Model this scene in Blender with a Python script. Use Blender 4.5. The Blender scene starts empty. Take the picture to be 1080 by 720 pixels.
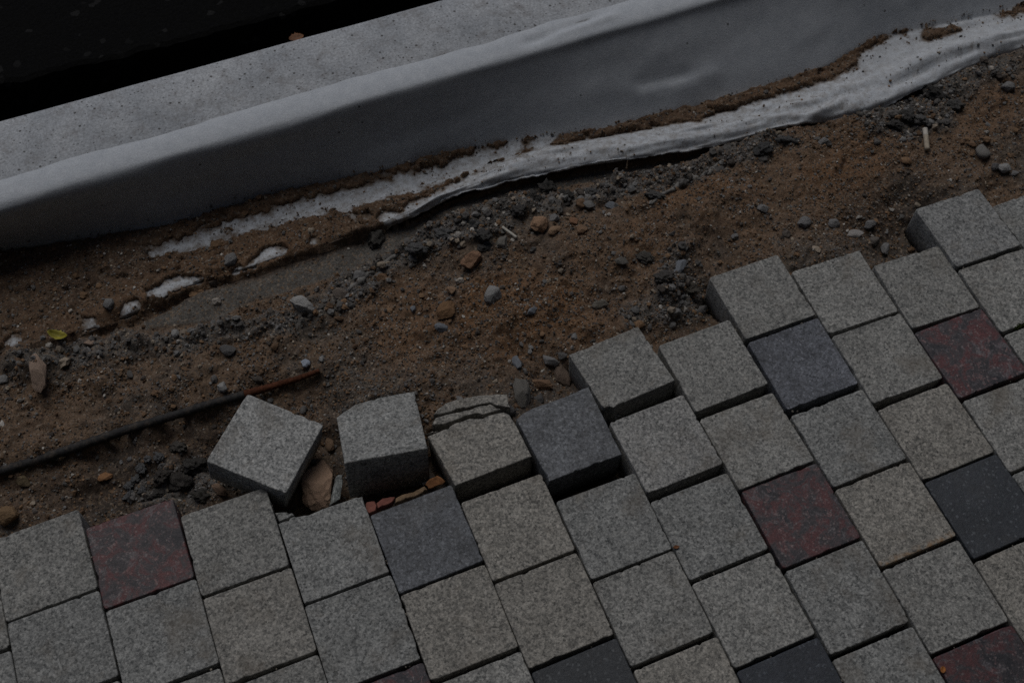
import bpy, bmesh, math, random
import numpy as np
from mathutils import Matrix, Vector, Euler, noise

random.seed(11)
RNG = np.random.default_rng(7)
SC = bpy.context.scene
COL = SC.collection
R = math.radians

# ------------------------------------------------------------------ camera
CAM = Vector((0.36077388, -0.59630432, 1.21154906))
RX = Vector((0.92602017, -0.37742877, 0.00584449))       # image right
RY = Vector((-0.32339299, -0.80123907, -0.50342123))     # image down
RZ = Vector((0.19468849, 0.46428814, -0.86402136))       # view direction
FPX = 1205.4546                                          # focal length in pixels of a 1080 px wide frame
cd = bpy.data.cameras.new('camera')
cam = bpy.data.objects.new('camera', cd)
COL.objects.link(cam)
mw = Matrix.Identity(4)
for i in range(3):
    mw[i][0] = RX[i]; mw[i][1] = -RY[i]; mw[i][2] = -RZ[i]; mw[i][3] = CAM[i]
cam.matrix_world = mw
cd.sensor_fit = 'HORIZONTAL'; cd.sensor_width = 36.0
cd.lens = FPX / 1080 * 36.0
cd.clip_start = 0.05; cd.clip_end = 200
cd.dof.use_dof = True
cd.dof.focus_distance = 1.36
cd.dof.aperture_fstop = 7.1
SC.camera = cam

# ------------------------------------------------------------------ sky, sun, exposure (overcast)
SUN_EL, SUN_ROT = 56, 0
w = bpy.data.worlds.new('World'); SC.world = w; w.use_nodes = True
nt = w.node_tree; nt.nodes.clear()
sky = nt.nodes.new('ShaderNodeTexSky'); sky.sky_type = 'NISHITA'; sky.sun_disc = False
sky.sun_elevation = R(SUN_EL); sky.sun_rotation = R(SUN_ROT); sky.dust_density = 1.2; sky.air_density = 0.5; sky.ozone_density = 1.0
bg = nt.nodes.new('ShaderNodeBackground'); bg.inputs['Strength'].default_value = 0.05
wo = nt.nodes.new('ShaderNodeOutputWorld')
nt.links.new(sky.outputs[0], bg.inputs[0]); nt.links.new(bg.outputs[0], wo.inputs[0])
sd = bpy.data.lights.new('sun', 'SUN'); sd.energy = 1.5; sd.angle = R(46); sd.color = (1.0, 0.97, 0.93)
sun = bpy.data.objects.new('sun', sd); COL.objects.link(sun)
sun.rotation_euler = (R(-(90 - SUN_EL)), 0, 0); sun.location = (0.5, 3, 5)
SC.view_settings.view_transform = 'Standard'; SC.view_settings.look = 'None'
SC.view_settings.exposure = -0.42; SC.view_settings.gamma = 1.0
SC.view_settings.use_curve_mapping = False
SC.cycles.use_denoising = False

# ------------------------------------------------------------------ helpers
def at(px, py, z=0.0):
    """point of the plane at height z that the photo shows at (px, py) of 1080 x 720"""
    d = RX * ((px - 540) / FPX) + RY * ((py - 360) / FPX) + RZ
    return CAM + d * ((z - CAM.z) / d.z)

def scale_at(px, py, z=0.0):
    return (at(px + 1, py, z) - at(px, py, z)).length

def tag(o, label=None, cat=None, group=None, kind=None):
    if label: o['label'] = label
    if cat: o['category'] = cat
    if group: o['group'] = group
    if kind: o['kind'] = kind
    return o

def mesh_obj(name, verts, faces, mat, parent=None, smooth=False):
    me = bpy.data.meshes.new(name)
    me.from_pydata([tuple(v) for v in verts], [], faces)
    me.materials.append(mat)
    if smooth:
        me.polygons.foreach_set('use_smooth', [True] * len(me.polygons))
    me.update()
    o = bpy.data.objects.new(name, me)
    COL.objects.link(o)
    if parent: o.parent = parent
    return o

def fast_mesh(name, V, F, mat, smooth=True, col=None):
    """V (n,3), F (m,k) numpy"""
    me = bpy.data.meshes.new(name)
    k = F.shape[1]
    me.vertices.add(len(V)); me.vertices.foreach_set('co', V.astype(np.float32).ravel())
    me.loops.add(F.size); me.loops.foreach_set('vertex_index', F.astype(np.int32).ravel())
    me.polygons.add(len(F)); me.polygons.foreach_set('loop_start', np.arange(0, F.size, k, dtype=np.int32))
    me.polygons.foreach_set('use_smooth', np.full(len(F), smooth))
    if col is not None:
        for nm, c in col.items():
            a = me.color_attributes.new(nm, 'FLOAT_COLOR', 'POINT')
            a.data.foreach_set('color', np.concatenate([c, np.ones((len(c), 1))], 1).astype(np.float32).ravel())
    me.materials.append(mat)
    me.update(calc_edges=True); me.validate()
    o = bpy.data.objects.new(name, me); COL.objects.link(o)
    return o

# ---- numpy noise
_lat = RNG.random((256, 256)).astype(np.float64) * 2 - 1
def vnoise(x, y, s, seed=0):
    X = x / s + seed * 17.31; Y = y / s + seed * 9.77
    i = np.floor(X).astype(int); j = np.floor(Y).astype(int)
    u = X - i; v = Y - j
    u = u * u * u * (u * (u * 6 - 15) + 10); v = v * v * v * (v * (v * 6 - 15) + 10)
    g = lambda a, b: _lat[a & 255, b & 255]
    return (g(i, j) * (1 - u) + g(i + 1, j) * u) * (1 - v) + (g(i, j + 1) * (1 - u) + g(i + 1, j + 1) * u) * v
def fbm(x, y, s, n=4, seed=0, gain=0.5):
    t = 0; a = 1
    for k in range(n):
        t = t + a * vnoise(x, y, s, seed + k); s = s / 2.03; a *= gain
    return t
def sstep(a, b, t):
    t = np.clip((t - a) / (b - a), 0, 1)
    return t * t * (3 - 2 * t)
def inpoly(X, Y, poly):
    ins = np.zeros(X.shape, bool)
    n = len(poly)
    for a in range(n):
        x0, y0 = poly[a]; x1, y1 = poly[(a + 1) % n]
        if y0 == y1: continue
        c = ((y0 > Y) != (y1 > Y)) & (X < (x1 - x0) * (Y - y0) / (y1 - y0) + x0)
        ins ^= c
    return ins
def wpoly(pts, z):
    return [tuple(at(p[0], p[1], z)[:2]) for p in pts]
def blur(M, n):
    for _ in range(2):
        for ax in (0, 1):
            k = np.cumsum(np.pad(M, [(n + 1, n) if ax == a else (0, 0) for a in (0, 1)], mode='edge'), axis=ax)
            M = (np.take(k, range(2 * n + 1, k.shape[ax]), ax) - np.take(k, range(0, k.shape[ax] - 2 * n - 1), ax)) / (2 * n + 1)
    return M

# ------------------------------------------------------------------ materials
class NT:
    def __init__(s, name):
        s.m = bpy.data.materials.new(name); s.m.use_nodes = True
        s.t = s.m.node_tree; s.t.nodes.clear()
        s.out = s.n('ShaderNodeOutputMaterial'); s.b = s.n('ShaderNodeBsdfPrincipled')
        s.l(s.b.outputs[0], s.out.inputs['Surface'])
        s.tc = s.n('ShaderNodeTexCoord'); s.co = s.tc.outputs['Object']
    def n(s, t): return s.t.nodes.new(t)
    def l(s, a, b): s.t.links.new(a, b)
    def put(s, sock, v):
        if hasattr(v, 'is_output'): s.l(v, sock)
        else: sock.default_value = v
    def offset_random(s, k=7.0):
        oi = s.n('ShaderNodeObjectInfo'); mu = s.n('ShaderNodeVectorMath'); mu.operation = 'SCALE'
        cb = s.n('ShaderNodeCombineXYZ')
        for i in range(3): s.l(oi.outputs['Random'], cb.inputs[i])
        s.l(cb.outputs[0], mu.inputs[0]); mu.inputs['Scale'].default_value = k
        ad = s.n('ShaderNodeVectorMath'); ad.operation = 'ADD'
        s.l(s.co, ad.inputs[0]); s.l(mu.outputs[0], ad.inputs[1]); s.co = ad.outputs[0]
        return oi
    def noise(s, scale, detail=3, rough=0.55, dist=0.0):
        n = s.n('ShaderNodeTexNoise'); s.l(s.co, n.inputs['Vector'])
        n.inputs['Scale'].default_value = scale; n.inputs['Detail'].default_value = detail
        n.inputs['Roughness'].default_value = rough; n.inputs['Distortion'].default_value = dist
        return n.outputs['Fac']
    def voro(s, scale, out='Color', feature='F1', rand=1.0):
        n = s.n('ShaderNodeTexVoronoi'); s.l(s.co, n.inputs['Vector']); n.feature = feature
        n.inputs['Scale'].default_value = scale; n.inputs['Randomness'].default_value = rand
        return n.outputs[out]
    def ramp(s, fac, stops, interp='LINEAR'):
        r = s.n('ShaderNodeValToRGB'); s.l(fac, r.inputs[0]); e = r.color_ramp; e.interpolation = interp
        while len(e.elements) < len(stops): e.elements.new(0.5)
        for el, (p, c) in zip(e.elements, stops):
            el.position = p; el.color = (c, c, c, 1) if isinstance(c, (int, float)) else (*c, 1)
        return r.outputs[0]
    def mix(s, f, a, b, mode='MIX'):
        m = s.n('ShaderNodeMix'); m.data_type = 'RGBA'; m.blend_type = mode
        s.put(m.inputs[0], f)
        for i, v in ((6, a), (7, b)):
            if isinstance(v, (tuple, list)): v = (*v, 1) if len(v) == 3 else v
            s.put(m.inputs[i], v)
        return m.outputs[2]
    def math(s, op, a, b=0.0):
        m = s.n('ShaderNodeMath'); m.operation = op; s.put(m.inputs[0], a); s.put(m.inputs[1], b)
        return m.outputs[0]
    def sep(s, c, i=0):
        n = s.n('ShaderNodeSeparateColor'); s.l(c, n.inputs[0]); return n.outputs[i]
    def bump(s, h, strength, dist, prev=None):
        b = s.n('ShaderNodeBump'); s.l(h, b.inputs['Height'])
        b.inputs['Strength'].default_value = strength; b.inputs['Distance'].default_value = dist
        if prev: s.l(prev, b.inputs['Normal'])
        return b.outputs[0]
    def done(s, color, rough=0.85, normal=None, spec=0.3):
        s.put(s.b.inputs['Base Color'], color if not isinstance(color, tuple) else (*color, 1))
        s.put(s.b.inputs['Roughness'], rough)
        s.b.inputs['Specular IOR Level'].default_value = spec
        if normal: s.l(normal, s.b.inputs['Normal'])
        return s.m

def granite(name, lo, hi, flecks, mottling, rough=0.8, spec=0.3, rim=False, soil=1.0):
    """speckled cast-stone: grains about 2 mm, tinted per paver through the object colour"""
    s = NT(name); oi = s.offset_random()
    cell = s.math('ADD', s.math('MULTIPLY', s.sep(s.voro(640)), 0.5), s.math('MULTIPLY', s.sep(s.voro(360)), 0.5))
    fine = s.noise(1100, 3, 0.75)
    mid = s.noise(230, 5, 0.7)
    v = s.math('ADD', s.math('MULTIPLY', cell, 0.42), s.math('ADD', s.math('MULTIPLY', fine, 0.35), s.math('MULTIPLY', mid, 0.42)))
    c = s.ramp(v, [(0.36, lo), (0.61, [(a + b) / 2 for a, b in zip(lo, hi)]), (0.84, hi)])
    big = s.noise(30, 6, 0.7)
    c = s.mix(1.0, c, s.ramp(big, [(0.3, 1 - mottling * 1.2), (0.7, 1 + mottling * 0.6)]), 'MULTIPLY')
    fl = s.ramp(s.sep(s.voro(430), 1), [(0.92, 0.0), (0.97, 1.0)])
    c = s.mix(s.math('MULTIPLY', fl, 0.45), c, flecks)
    dk = s.ramp(s.sep(s.voro(380), 2), [(0.0, 1.0), (0.045, 0.0)])
    c = s.mix(s.math('MULTIPLY', dk, 0.5), c, (0.03, 0.03, 0.03))
    c = s.mix(1.0, c, oi.outputs['Color'], 'MULTIPLY')
    # rusty, earthy staining in a few places
    st = s.ramp(s.math('MULTIPLY', s.noise(17, 5, 0.6), 1.0), [(0.55, 0.0), (0.75, 0.6 * soil)])
    c = s.mix(st, c, (0.135, 0.115, 0.09))
    du = s.ramp(s.noise(55, 6, 0.75), [(0.58, 0.0), (0.75, 0.5 * soil)])
    c = s.mix(du, c, (0.20, 0.18, 0.15))
    if rim:
        sx = s.n('ShaderNodeSeparateXYZ'); s.l(s.tc.outputs['Object'], sx.inputs[0])
        e = s.math('MULTIPLY', s.ramp(s.math('MULTIPLY', sx.outputs[1], -20.0), [(0.80, 0.0), (0.97, 1.0)]), s.ramp(s.noise(120, 5, 0.7), [(0.42, 0.0), (0.62, 0.75)]))
        c = s.mix(e, c, (0.26, 0.15, 0.06))
    nb = s.bump(fine, 0.5, 0.0006)
    nb = s.bump(cell, 0.35, 0.0005, nb)
    nb = s.bump(mid, 0.5, 0.0012, nb)
    return s.done(c, rough, nb, spec)

M = {}
M['grey'] = granite('grey_granite', (0.055, 0.058, 0.059), (0.395, 0.392, 0.375), (0.46, 0.45, 0.43), 0.2)
M['charcoal'] = granite('charcoal_granite', (0.030, 0.033, 0.037), (0.21, 0.22, 0.235), (0.30, 0.31, 0.325), 0.45, 0.6, 0.4, soil=0.35)
M['slate'] = granite('smooth_charcoal', (0.021, 0.024, 0.0285), (0.042, 0.047, 0.054), (0.13, 0.14, 0.15), 0.25, 0.55, 0.4, soil=0.12)
M['rusty'] = granite('grey_granite_rusty_rim', (0.055, 0.058, 0.059), (0.395, 0.392, 0.375), (0.46, 0.45, 0.43), 0.2, rim=True)
def red_material():
    s = NT('red_mottled_granite'); oi = s.offset_random()
    base = s.ramp(s.noise(40, 6, 0.72, 0.7), [(0.38, (0.026, 0.027, 0.032)), (0.48, (0.058, 0.052, 0.056)), (0.55, (0.088, 0.037, 0.039)), (0.70, (0.122, 0.044, 0.044))])
    gr = s.ramp(s.noise(62, 5, 0.75, 0.8), [(0.55, 0.0), (0.64, 0.85)])
    c = s.mix(gr, base, (0.125, 0.122, 0.128))
    pk = s.ramp(s.noise(130, 4, 0.7, 0.6), [(0.58, 0.0), (0.68, 0.85)])
    c = s.mix(pk, c, (0.20, 0.128, 0.123))
    dk = s.ramp(s.noise(100, 4, 0.7, 0.6), [(0.30, 0.85), (0.42, 0.0)])
    c = s.mix(dk, c, (0.022, 0.022, 0.025))
    wh = s.ramp(s.noise(85, 6, 0.8, 1.2), [(0.62, 0.0), (0.70, 0.9)])
    c = s.mix(wh, c, (0.30, 0.295, 0.29))
    fine = s.noise(700, 3, 0.7)
    c = s.mix(0.8, c, s.mix(1.0, c, s.ramp(fine, [(0.3, 0.3), (0.7, 1.6)]), 'MULTIPLY'))
    fl = s.ramp(s.noise(150, 5, 0.75, 0.5), [(0.62, 0.0), (0.72, 0.5)])
    c = s.mix(fl, c, (0.22, 0.2, 0.195))
    fl = s.ramp(s.sep(s.voro(520)), [(0.93, 0.0), (0.98, 0.45)])
    c = s.mix(fl, c, (0.25, 0.22, 0.21))
    c = s.mix(1.0, c, oi.outputs['Color'], 'MULTIPLY')
    nb = s.bump(fine, 0.5, 0.0006); nb = s.bump(s.noise(60, 4), 0.6, 0.0015, nb)
    return s.done(c, 0.62, nb, 0.4)
M['red'] = red_material()

def soil_material():
    s = NT('soil')
    a = s.n('ShaderNodeVertexColor'); a.layer_name = 'tone'
    fine = s.noise(520, 4, 0.7); mid = s.noise(120, 5, 0.65)
    c = s.mix(1.0, a.outputs[0], s.ramp(mid, [(0.28, 0.62), (0.72, 1.35)]), 'MULTIPLY')
    c = s.mix(1.0, c, s.ramp(fine, [(0.3, 0.35), (0.7, 1.65)]), 'MULTIPLY')
    g = s.voro(420)
    gs = s.ramp(s.sep(g), [(0.74, 0.0), (0.80, 0.75)])
    c = s.mix(gs, c, s.ramp(s.sep(g, 1), [(0.0, (0.07, 0.065, 0.06)), (0.5, (0.15, 0.1, 0.06)), (1.0, (0.24, 0.2, 0.16))]))
    nb = s.bump(fine, 0.7, 0.0016); nb = s.bump(s.sep(g), 0.5, 0.0012, nb); nb = s.bump(mid, 0.5, 0.003, nb)
    return s.done(c, 0.92, nb, 0.2)
M['soil'] = soil_material()

def attr_material(name, rough=0.85):
    s = NT(name)
    a = s.n('ShaderNodeVertexColor'); a.layer_name = 'tone'
    c = s.mix(1.0, a.outputs[0], s.ramp(s.noise(450, 3, 0.7), [(0.3, 0.6), (0.7, 1.35)]), 'MULTIPLY')
    return s.done(c, rough, s.bump(s.noise(700, 3), 0.4, 0.0006), 0.25)
M['gravel'] = attr_material('gravel')

def stone_material():
    s = NT('stone'); oi = s.offset_random()
    c = s.mix(1.0, oi.outputs['Color'], s.ramp(s.noise(150, 5, 0.7), [(0.28, 0.55), (0.72, 1.35)]), 'MULTIPLY')
    d = s.ramp(s.noise(90, 4, 0.65), [(0.52, 0.0), (0.7, 0.7)])
    c = s.mix(d, c, (0.125, 0.088, 0.06))
    nb = s.bump(s.noise(330, 4, 0.7), 0.7, 0.0016)
    return s.done(c, 0.88, nb, 0.25)
M['stone'] = stone_material()
def clay_material():
    s = NT('clay'); oi = s.offset_random()
    c = s.mix(1.0, oi.outputs['Color'], s.ramp(s.noise(220, 5, 0.75), [(0.28, 0.45), (0.72, 1.5)]), 'MULTIPLY')
    nb = s.bump(s.noise(260, 5, 0.7), 0.9, 0.003)
    return s.done(c, 0.9, nb, 0.2)
M['clay'] = clay_material()

def concrete_material():
    s = NT('kerb_concrete')
    c = s.ramp(s.noise(14, 6, 0.65), [(0.3, (0.28, 0.300, 0.322)), (0.5, (0.36, 0.380, 0.402)), (0.75, (0.445, 0.462, 0.478))])
    c = s.mix(0.95, c, s.mix(1.0, c, s.ramp(s.noise(330, 5, 0.75), [(0.28, 0.5), (0.72, 1.4)]), 'MULTIPLY'))
    c = s.mix(s.ramp(s.noise(45, 6, 0.72), [(0.50, 0.0), (0.70, 0.6)]), c, (0.17, 0.16, 0.155))
    # air holes
    d = s.voro(85, 'Distance')
    pick = s.ramp(s.sep(s.voro(85)), [(0.55, 0.0), (0.57, 1.0)])
    hole = s.math('MULTIPLY', s.ramp(d, [(0.10, 1.0), (0.17, 0.0)]), pick)
    d2 = s.voro(210, 'Distance')
    hole2 = s.math('MULTIPLY', s.ramp(d2, [(0.12, 0.8), (0.25, 0.0)]), s.ramp(s.sep(s.voro(210)), [(0.66, 0.0), (0.68, 1.0)]))
    h = s.math('MAXIMUM', hole, hole2)
    c = s.mix(s.math('MULTIPLY', h, 0.85), c, (0.06, 0.055, 0.05))
    nb = s.bump(s.noise(500, 4, 0.7), 0.4, 0.0008)
    inv = s.math('SUBTRACT', 1.0, h); nb = s.bump(inv, 0.6, 0.0012, nb)
    return s.done(c, 0.85, nb, 0.3)
M['concrete'] = concrete_material()

def felt_material():
    s = NT('white_felt')
    a = s.n('ShaderNodeVertexColor'); a.layer_name = 'tone'          # r: soiling of the foot of the sheet
    dirt = s.sep(a.outputs[0], 0)
    c = s.ramp(s.noise(60, 5, 0.7), [(0.3, (0.425, 0.456, 0.492)), (0.7, (0.515, 0.544, 0.575))])
    c = s.mix(0.5, c, s.mix(1.0, c, s.ramp(s.noise(600, 3, 0.7), [(0.3, 0.65), (0.7, 1.3)]), 'MULTIPLY'))
    sm = s.ramp(s.noise(95, 6, 0.72), [(0.42, 0.0), (0.62, 1.0)])
    c = s.mix(s.math('MINIMUM', s.math('MULTIPLY', s.math('MULTIPLY', sm, dirt), 0.85), 0.95), c, (0.16, 0.13, 0.1))
    sp = s.math('MULTIPLY', s.ramp(s.noise(260, 4, 0.7), [(0.58, 0.0), (0.66, 1.0)]), s.math('MINIMUM', s.math('MULTIPLY', dirt, 1.2), 1.0))
    c = s.mix(sp, c, (0.06, 0.042, 0.03))
    eg = s.sep(a.outputs[0], 1)
    f_ = s.ramp(s.math('ADD', eg, s.math('MULTIPLY', s.math('SUBTRACT', s.noise(150, 6, 0.75), 0.5), 1.1)), [(0.18, 0.0), (0.62, 0.9)])
    c = s.mix(f_, c, s.ramp(s.noise(500, 3, 0.7), [(0.3, (0.05, 0.034, 0.022)), (0.7, (0.15, 0.105, 0.07))]))
    rare = s.math('MULTIPLY', s.ramp(s.voro(60, 'Distance'), [(0.07, 1.0), (0.13, 0.0)]), s.ramp(s.sep(s.voro(60)), [(0.9, 0.0), (0.91, 0.8)]))
    c = s.mix(rare, c, (0.06, 0.055, 0.05))
    nb = s.bump(s.noise(420, 4, 0.75), 0.45, 0.0012); nb = s.bump(s.noise(1100, 2), 0.3, 0.0005, nb)
    return s.done(c, 0.95, nb, 0.1)
M['felt'] = felt_material()

def shaded_asphalt_material():
    s = NT('shaded_asphalt')
    c = s.ramp(s.noise(300, 4, 0.7), [(0.3, 0.0015), (0.7, 0.0055)])  # far darker than the road itself: shade over it put into the colour
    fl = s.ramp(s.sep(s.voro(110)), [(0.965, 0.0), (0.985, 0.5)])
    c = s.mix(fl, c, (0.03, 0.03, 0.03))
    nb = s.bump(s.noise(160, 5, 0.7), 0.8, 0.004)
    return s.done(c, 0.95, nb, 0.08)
M['shaded_asphalt'] = shaded_asphalt_material()

def plain(name, col, rough=0.7, var=0.35, scale=300, spec=0.3, bump=0.0006):
    s = NT(name)
    c = s.mix(1.0, col, s.ramp(s.noise(scale, 4, 0.7), [(0.3, 1 - var), (0.7, 1 + var)]), 'MULTIPLY')
    return s.done(c, rough, s.bump(s.noise(scale * 1.5, 3), 0.5, bump), spec)
def bar_material():
    s = NT('dark_steel')
    c = s.ramp(s.noise(200, 4, 0.7), [(0.3, (0.012, 0.012, 0.013)), (0.7, (0.034, 0.033, 0.033))])
    c = s.mix(s.ramp(s.noise(110, 5, 0.7), [(0.50, 0.0), (0.66, 0.8)]), c, (0.075, 0.06, 0.048))
    return s.done(c, 0.75, s.bump(s.noise(330, 4), 0.6, 0.0012), 0.25)
M['bar'] = bar_material()
M['rust'] = plain('rusty_steel', (0.070, 0.027, 0.015), 0.9, 0.65, 260, 0.1, 0.0014)
M['yellow_leaf'] = plain('yellow_leaf', (0.21, 0.185, 0.018), 0.6, 0.5, 120)
M['orange_leaf'] = plain('orange_leaf', (0.26, 0.095, 0.02), 0.65, 0.6, 160)
M['dull_leaf'] = plain('dull_leaf', (0.12, 0.045, 0.012), 0.6, 0.5, 160)  # darker, duller brown-orange than the other orange leaf
M['brown_leaf'] = plain('brown_leaf', (0.14, 0.055, 0.02), 0.7, 0.4, 120)
M['tan_leaf'] = plain('tan_leaf', (0.19, 0.135, 0.075), 0.7, 0.3, 120)
M['paper'] = plain('cigarette_paper', (0.46, 0.43, 0.38), 0.8, 0.2, 250)
M['filter'] = plain('cigarette_filter', (0.36, 0.31, 0.24), 0.8, 0.25, 250)
M['stick'] = plain('pale_stick', (0.40, 0.385, 0.34), 0.7, 0.2, 250)
M['brick'] = plain('red_brick', (0.22, 0.088, 0.068), 0.9, 0.3, 240)
M['moss'] = plain('moss', (0.06, 0.085, 0.015), 0.9, 0.5, 500)
M['blocker_face'] = plain('dark_blocker_face', (0.012, 0.012, 0.012), 0.8, 0.3, 8)  # near-black face of the unseen block added against the southern sky
M['mortar'] = plain('mortar', (0.17, 0.165, 0.155), 0.9, 0.35, 200, 0.2, 0.0015)

# ------------------------------------------------------------------ measured poses of the pavers (x, y, z of the top centre; three tilts)
POSES = {
    'A0': (0.0489, -0.0144, -0.0002, 0.0041, 0.0038, 0.0111),
    'A1': (0.0500, -0.1159, -0.0000, 0.0112, 0.0020, -0.0034),
    'B0': (0.1500, -0.0409, -0.0000, 0.0182, 0.0173, -0.0033),
    'B1': (0.1508, -0.1424, -0.0000, 0.0023, 0.0153, 0.0017),
    'C0': (0.2507, -0.0665, -0.0002, 0.0119, -0.0058, -0.0160),
    'C1': (0.2505, -0.1684, -0.0003, -0.0097, 0.0054, -0.0094),
    'D0': (0.3501, -0.1165, -0.0003, -0.0091, 0.0037, 0.0002),
    'D1': (0.3498, -0.2177, -0.0001, 0.0055, -0.0032, -0.0109),
    'E0': (0.4496, -0.1437, -0.0003, -0.0170, -0.0019, 0.0088),
    'E1': (0.4499, -0.2449, -0.0004, -0.0144, 0.0184, -0.0065),
    'F0': (0.5492, -0.1691, -0.0001, 0.0013, 0.0132, -0.0019),
    'F1': (0.5493, -0.2713, 0.0000, -0.0018, 0.0076, -0.0014),
    'G0': (0.6498, -0.2084, -0.0001, -0.0111, 0.0180, -0.0061),
    'G1': (0.6497, -0.3096, -0.0004, -0.0075, 0.0077, 0.0038),
    'H0': (0.7484, -0.1398, 0.0014, -0.0149, 0.0336, 0.0243),
    'H1': (0.7490, -0.2488, -0.0005, 0.0060, 0.0256, 0.0083),
    'H2': (0.7497, -0.3522, -0.0004, -0.0031, 0.0297, 0.0113),
    'I0': (0.8468, -0.0677, 0.0021, -0.0092, 0.0092, 0.0123),
    'I1': (0.8490, -0.1753, -0.0007, -0.0436, 0.0145, 0.0047),
    'I2': (0.8508, -0.2761, -0.0004, -0.0214, 0.0079, -0.0033),
    'I3': (0.8511, -0.3783, -0.0002, 0.0067, 0.0162, 0.0033),
    'J0': (0.9495, -0.0027, 0.0020, -0.0177, 0.0143, -0.0047),
    'J1': (0.9505, -0.1054, -0.0001, 0.0174, 0.0219, 0.0049),
    'J2': (0.9507, -0.2126, -0.0003, -0.0148, 0.0155, 0.0037),
    'J3': (0.9515, -0.3147, -0.0003, -0.0067, 0.0133, 0.0012),
    'J4': (0.9507, -0.4177, -0.0004, 0.0012, 0.0208, -0.0054),
    'K0': (1.0507, -0.0343, -0.0003, -0.0091, 0.0218, -0.0244),
    'K1': (1.0499, -0.1370, -0.0001, 0.0146, 0.0347, -0.0014),
    'K2': (1.0502, -0.2441, -0.0001, -0.0044, 0.0322, 0.0117),
    'K3': (1.0514, -0.3453, -0.0002, -0.0071, 0.0153, 0.0036),
    'L0': (1.1506, -0.0665, -0.0005, 0.0154, 0.0449, -0.0223),
    'L1': (1.1487, -0.1693, -0.0002, -0.0005, 0.0191, 0.0094),
    'L2': (1.1503, -0.2734, -0.0001, -0.0052, -0.0007, -0.0146),
    'M0': (1.2495, -0.0093, 0.0027, -0.0083, 0.0215, -0.0088),
    'M1': (1.2499, -0.1116, -0.0002, -0.0015, 0.0132, -0.0212),
    'T1': (0.3170, 0.0305, 0.0106, 0.1164, 0.1189, 0.8374),
    'T2': (0.4460, 0.0023, 0.0082, -0.3355, 0.0559, -0.1647),
    'F-1': (0.5504, -0.0532, 0.0031, -0.0782, 0.0086, -0.0458),
    'G-1': (0.6471, -0.0865, 0.0043, -0.0187, 0.0389, 0.0101),
    'H-1': (0.7412, -0.0328, 0.0050, -0.0663, -0.0028, 0.0759),
}

SIZE, DEPTH = 0.0990, 0.060
COLUMN_X = lambda k: (k + 0.5) * 0.1
ROW_PITCH = 0.10306
OFFS = dict(zip('ABCDEFGHIJKLM', [-0.35008, -0.08574, 0.17342, 0.6598, 0.94212, 1.20012, 1.58845, 0.97386, 0.21817, -0.43325, -0.128, 0.17748, -0.40632]))
def lattice(c, j):
    k = 'ZABCDEFGHIJKLMN'.index(c) - 1
    o = OFFS['A'] + 0.29 if c == 'Z' else (OFFS['M'] + 0.33 if c == 'N' else OFFS[c])
    return (COLUMN_X(k), -(o + j * ROW_PITCH * 10 + 0.485) * 0.1, 0.0, 0.0, 0.0, 0.0)
for n_ in ['Z0', 'Z1', 'A2', 'B2', 'C2', 'D2', 'E2', 'F2', 'G2', 'H3', 'I4', 'J5', 'K4', 'L3', 'M2', 'N0']:
    p_ = list(lattice(n_[0], int(n_[1:])))
    p_[2] = random.uniform(-.001, .0005); p_[3] = random.uniform(-.01, .01); p_[4] = random.uniform(-.005, .012); p_[5] = random.uniform(-.006, .006)
    POSES[n_] = tuple(p_)
def pose_matrix(p):
    return Matrix.Translation(p[:3]) @ Euler(p[3:], 'XYZ').to_matrix().to_4x4()
def on_top(p, px, py):
    """local x, y on a paver's top face of the point the photo shows at (px, py)"""
    m = pose_matrix(p).inverted()
    a = m @ CAM; b = m @ at(px, py, -0.3)
    t = a.z / (a.z - b.z)
    q = a + (b - a) * t
    return (q.x, q.y)

# ------------------------------------------------------------------ the felt sheet's course, traced in the photo and put where it lies
def course(pts, z):
    q = sorted(((at(x, y, z).x, at(x, y, z).y) for x, y in pts))
    return np.array([a for a, b in q]), np.array([b for a, b in q])
EDGE = course([(0, 207), (125, 179), (270, 139), (400, 98), (500, 66), (600, 40), (740, 0)], 0.08)
BASE = course([(0, 268), (100, 252), (175, 240), (250, 216), (340, 194), (410, 179), (482, 160), (540, 149), (627, 138), (702, 120), (777, 102), (872, 72), (925, 42), (980, 30), (1060, 13)], -0.022)
SUP = course([(0, 362), (90, 338), (150, 318), (185, 296), (270, 270), (330, 252), (399, 230), (460, 208), (490, 190), (510, 180), (540, 170), (565, 160), (615, 150), (665, 141), (740, 131), (810, 110), (860, 96), (917, 74), (982, 45), (1080, 20)], -0.004)
SLO = course([(0, 376), (90, 352), (150, 331), (185, 312), (215, 300), (275, 285), (330, 263), (399, 239), (430, 231), (457, 217), (472, 208), (540, 189), (615, 175), (690, 164), (755, 151), (810, 137), (862, 127), (922, 115), (985, 87), (1022, 72), (1050, 60), (1080, 49)], -0.012)
def cv(c, x): return np.interp(x, c[0], c[1])
def smooth1(a, n):
    k = np.ones(2 * n + 1) / (2 * n + 1)
    return np.convolve(np.pad(a, n, mode='edge'), k, 'valid')
SX = np.arange(-0.6, 2.6, 0.003)
def extend(c):
    y = cv(c, SX)
    sl = -0.02
    return smooth1(y, 4)
E_Y, B_Y, U_Y, L_Y = [extend(c) for c in (EDGE, BASE, SUP, SLO)]
E_Y = np.polyval(np.polyfit(EDGE[0], EDGE[1], 1), SX) - 0.005
U_Y = np.minimum(U_Y, B_Y - 0.012)
U_Y = np.maximum(U_Y, L_Y + 0.008)
px_of = lambda x: np.interp(x, SLO[0], [0, 90, 150, 185, 215, 275, 330, 399, 430, 457, 472, 540, 615, 690, 755, 810, 862, 922, 985, 1022, 1050, 1080])
PXS = px_of(SX)
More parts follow.
